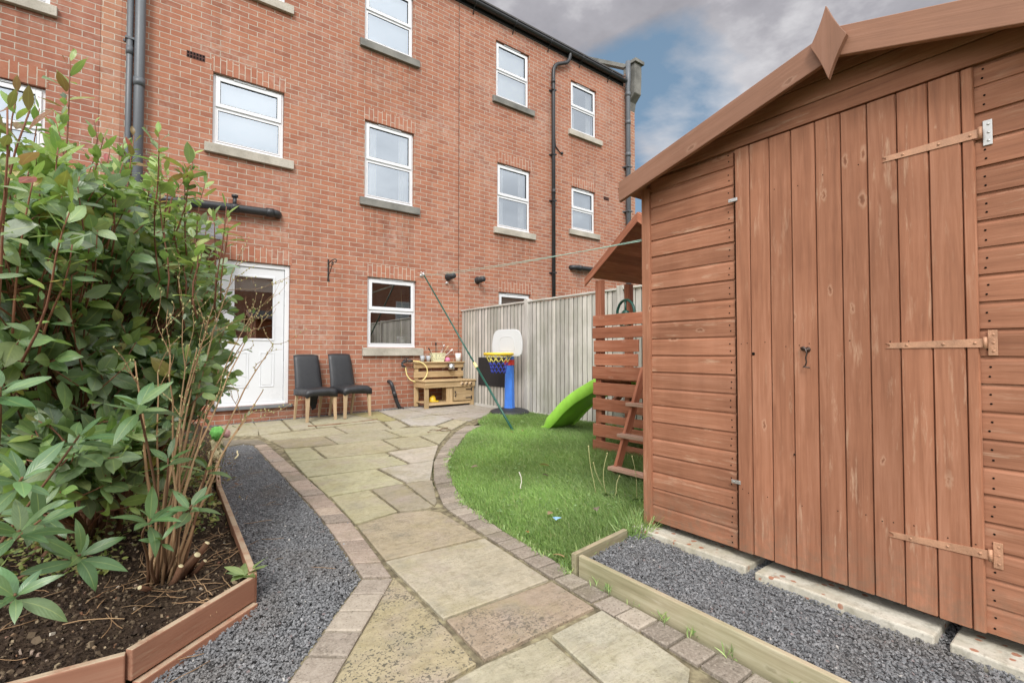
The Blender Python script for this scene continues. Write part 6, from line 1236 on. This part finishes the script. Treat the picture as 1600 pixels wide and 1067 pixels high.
m = MB(); m.tube(curve((1.62, -1.02, gz(1.6, -1)+.012), (2.02, -1.10, gz(2, -1.1)+.01), 6, .012), .009, 6); m.tube(curve((1.98, -1.08, gz(2, -1.1)+.01), (2.55, -1.05, gz(2.5, -1)+.008), 6, .01), .006, 5); tag(m.build('fallen_twig', M['bark']), 'long dark stick lying across the paving in front of the chairs', 'stick')
m = MB(); m.tube(curve((2.62, -2.45, gz(2.6, -2.4)+.008), (2.95, -2.35, gz(2.9, -2.4)+.012), 6, .01), .005, 5); m.tube(curve((2.68, -2.38, gz(2.7, -2.4)+.01), (2.90, -2.52, gz(2.9, -2.5)+.01), 5, .01), .004, 5); tag(m.build('fallen_twig', M['bark']), 'small forked twig on the paving at the far edge of the lawn', 'stick')
m = MB(); m.tube(curve((.60, -2.62, .075), (.66, -2.30, .085), 6, .01), .007, 6); tag(m.build('fallen_twig', M['cream']), 'pale bare twig lying on the slate gravel beside the ornament', 'stick')
m = MB(); m.tube(curve((2.0, -5.05, gz(2, -5)+.06), (2.02, -5.0, gz(2, -5)+.16), 5, .01), .0035, 5); tag(m.build('white_stalk', M['pale_chip']), 'short white stalk standing in the middle of the lawn', 'stalk')

# ================================================================== SKY, SUN, CAMERA
SUN = Vector((-.46, -.60, .66)).normalized(); el = math.asin(SUN.z); az = math.atan2(SUN.x, SUN.y)
w = bpy.data.worlds.new('World'); scn.world = w; w.use_nodes = True; t = w.node_tree; t.nodes.clear()
class WT(NT):
    def __init__(s, tree): s.t = tree; s.out = s.n('ShaderNodeOutputWorld')
t = WT(t); sky = t.n('ShaderNodeTexSky', sky_type='NISHITA'); sky.sun_disc = False; sky.sun_elevation = el; sky.sun_rotation = az; sky.altitude = 60; sky.air_density = 1.1; sky.dust_density = 3.
d = t.n('ShaderNodeTexCoord').outputs['Generated']
sp = t.n('ShaderNodeSeparateXYZ'); t.l(d, sp.inputs[0])
# clouds live on a flat layer: divide by height
den = t.math('MAXIMUM', t.math('ADD', sp.outputs[2], .12), .10); cx = t.math('DIVIDE', sp.outputs[0], den); cy = t.math('DIVIDE', sp.outputs[1], den); cmb = t.n('ShaderNodeCombineXYZ'); t.l(cx, cmb.inputs[0]); t.l(cy, cmb.inputs[1]); cv = cmb.outputs[0]
n1 = t.noise(cv, 1.35, 7, .55, .25); n2 = t.noise(t.mapv(cv, (1, 1, 1), (3.7, 1.1, 0)), 2.2, 6, .6)
def dotdir(v):
    nd = t.n('ShaderNodeVectorMath', operation='DOT_PRODUCT'); t.l(d, nd.inputs[0]); nd.inputs[1].default_value = Vector(v).normalized(); return nd.outputs['Value']
gap = t.ramp(dotdir((.742, .535, .405)), [(.979, 0), (.996, 1)])      # a clearing in the cloud low in the north east
puff = t.ramp(dotdir((.7637, .4788, .433)), [(.990, 0), (.9985, 1)])
mask = t.ramp(t.math('SUBTRACT', t.math('ADD', t.math('ADD', n1, t.math('MULTIPLY', puff, .22)), .17), t.math('MULTIPLY', gap, .42)), [(.40, 0), (.54, 1)])
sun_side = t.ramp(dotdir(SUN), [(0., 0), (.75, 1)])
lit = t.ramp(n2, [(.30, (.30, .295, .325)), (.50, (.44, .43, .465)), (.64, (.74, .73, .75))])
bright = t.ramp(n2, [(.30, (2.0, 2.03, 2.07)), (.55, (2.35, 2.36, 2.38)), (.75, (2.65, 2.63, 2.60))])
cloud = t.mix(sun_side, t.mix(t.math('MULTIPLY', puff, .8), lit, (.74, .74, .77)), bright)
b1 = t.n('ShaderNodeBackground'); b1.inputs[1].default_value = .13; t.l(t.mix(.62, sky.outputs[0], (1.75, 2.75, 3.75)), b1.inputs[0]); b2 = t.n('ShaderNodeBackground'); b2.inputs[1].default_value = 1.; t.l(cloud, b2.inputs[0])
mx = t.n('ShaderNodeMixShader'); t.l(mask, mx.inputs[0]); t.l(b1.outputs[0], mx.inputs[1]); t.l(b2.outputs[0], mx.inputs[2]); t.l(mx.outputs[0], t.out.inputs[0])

L = bpy.data.lights.new('sun', 'SUN'); L.energy = 2.35; L.angle = R(15); L.color = (1., .965, .91); o = bpy.data.objects.new('sun', L); COL.objects.link(o); o.rotation_euler = SUN.to_track_quat('Z', 'Y').to_euler(); o.location = (-6, -8, 9)
cam = bpy.data.cameras.new('camera'); cam.sensor_width = 36; cam.lens = 36*742/1600; cam.clip_start = .05; cam.clip_end = 2000
o = bpy.data.objects.new('camera', cam); COL.objects.link(o); o.location = (0, -7.6, 1.03); o.rotation_euler = (R(90)+math.atan(18.5/742), 0, -R(37)); scn.camera = o
scn.render.engine = 'CYCLES'; scn.cycles.use_denoising = True; scn.cycles.max_bounces = 8; scn.cycles.transparent_max_bounces = 8; scn.cycles.use_adaptive_sampling = True; scn.cycles.adaptive_threshold = .015
scn.view_settings.view_transform = 'Standard'; scn.view_settings.look = 'None'; scn.view_settings.exposure = 0; scn.view_settings.gamma = 1
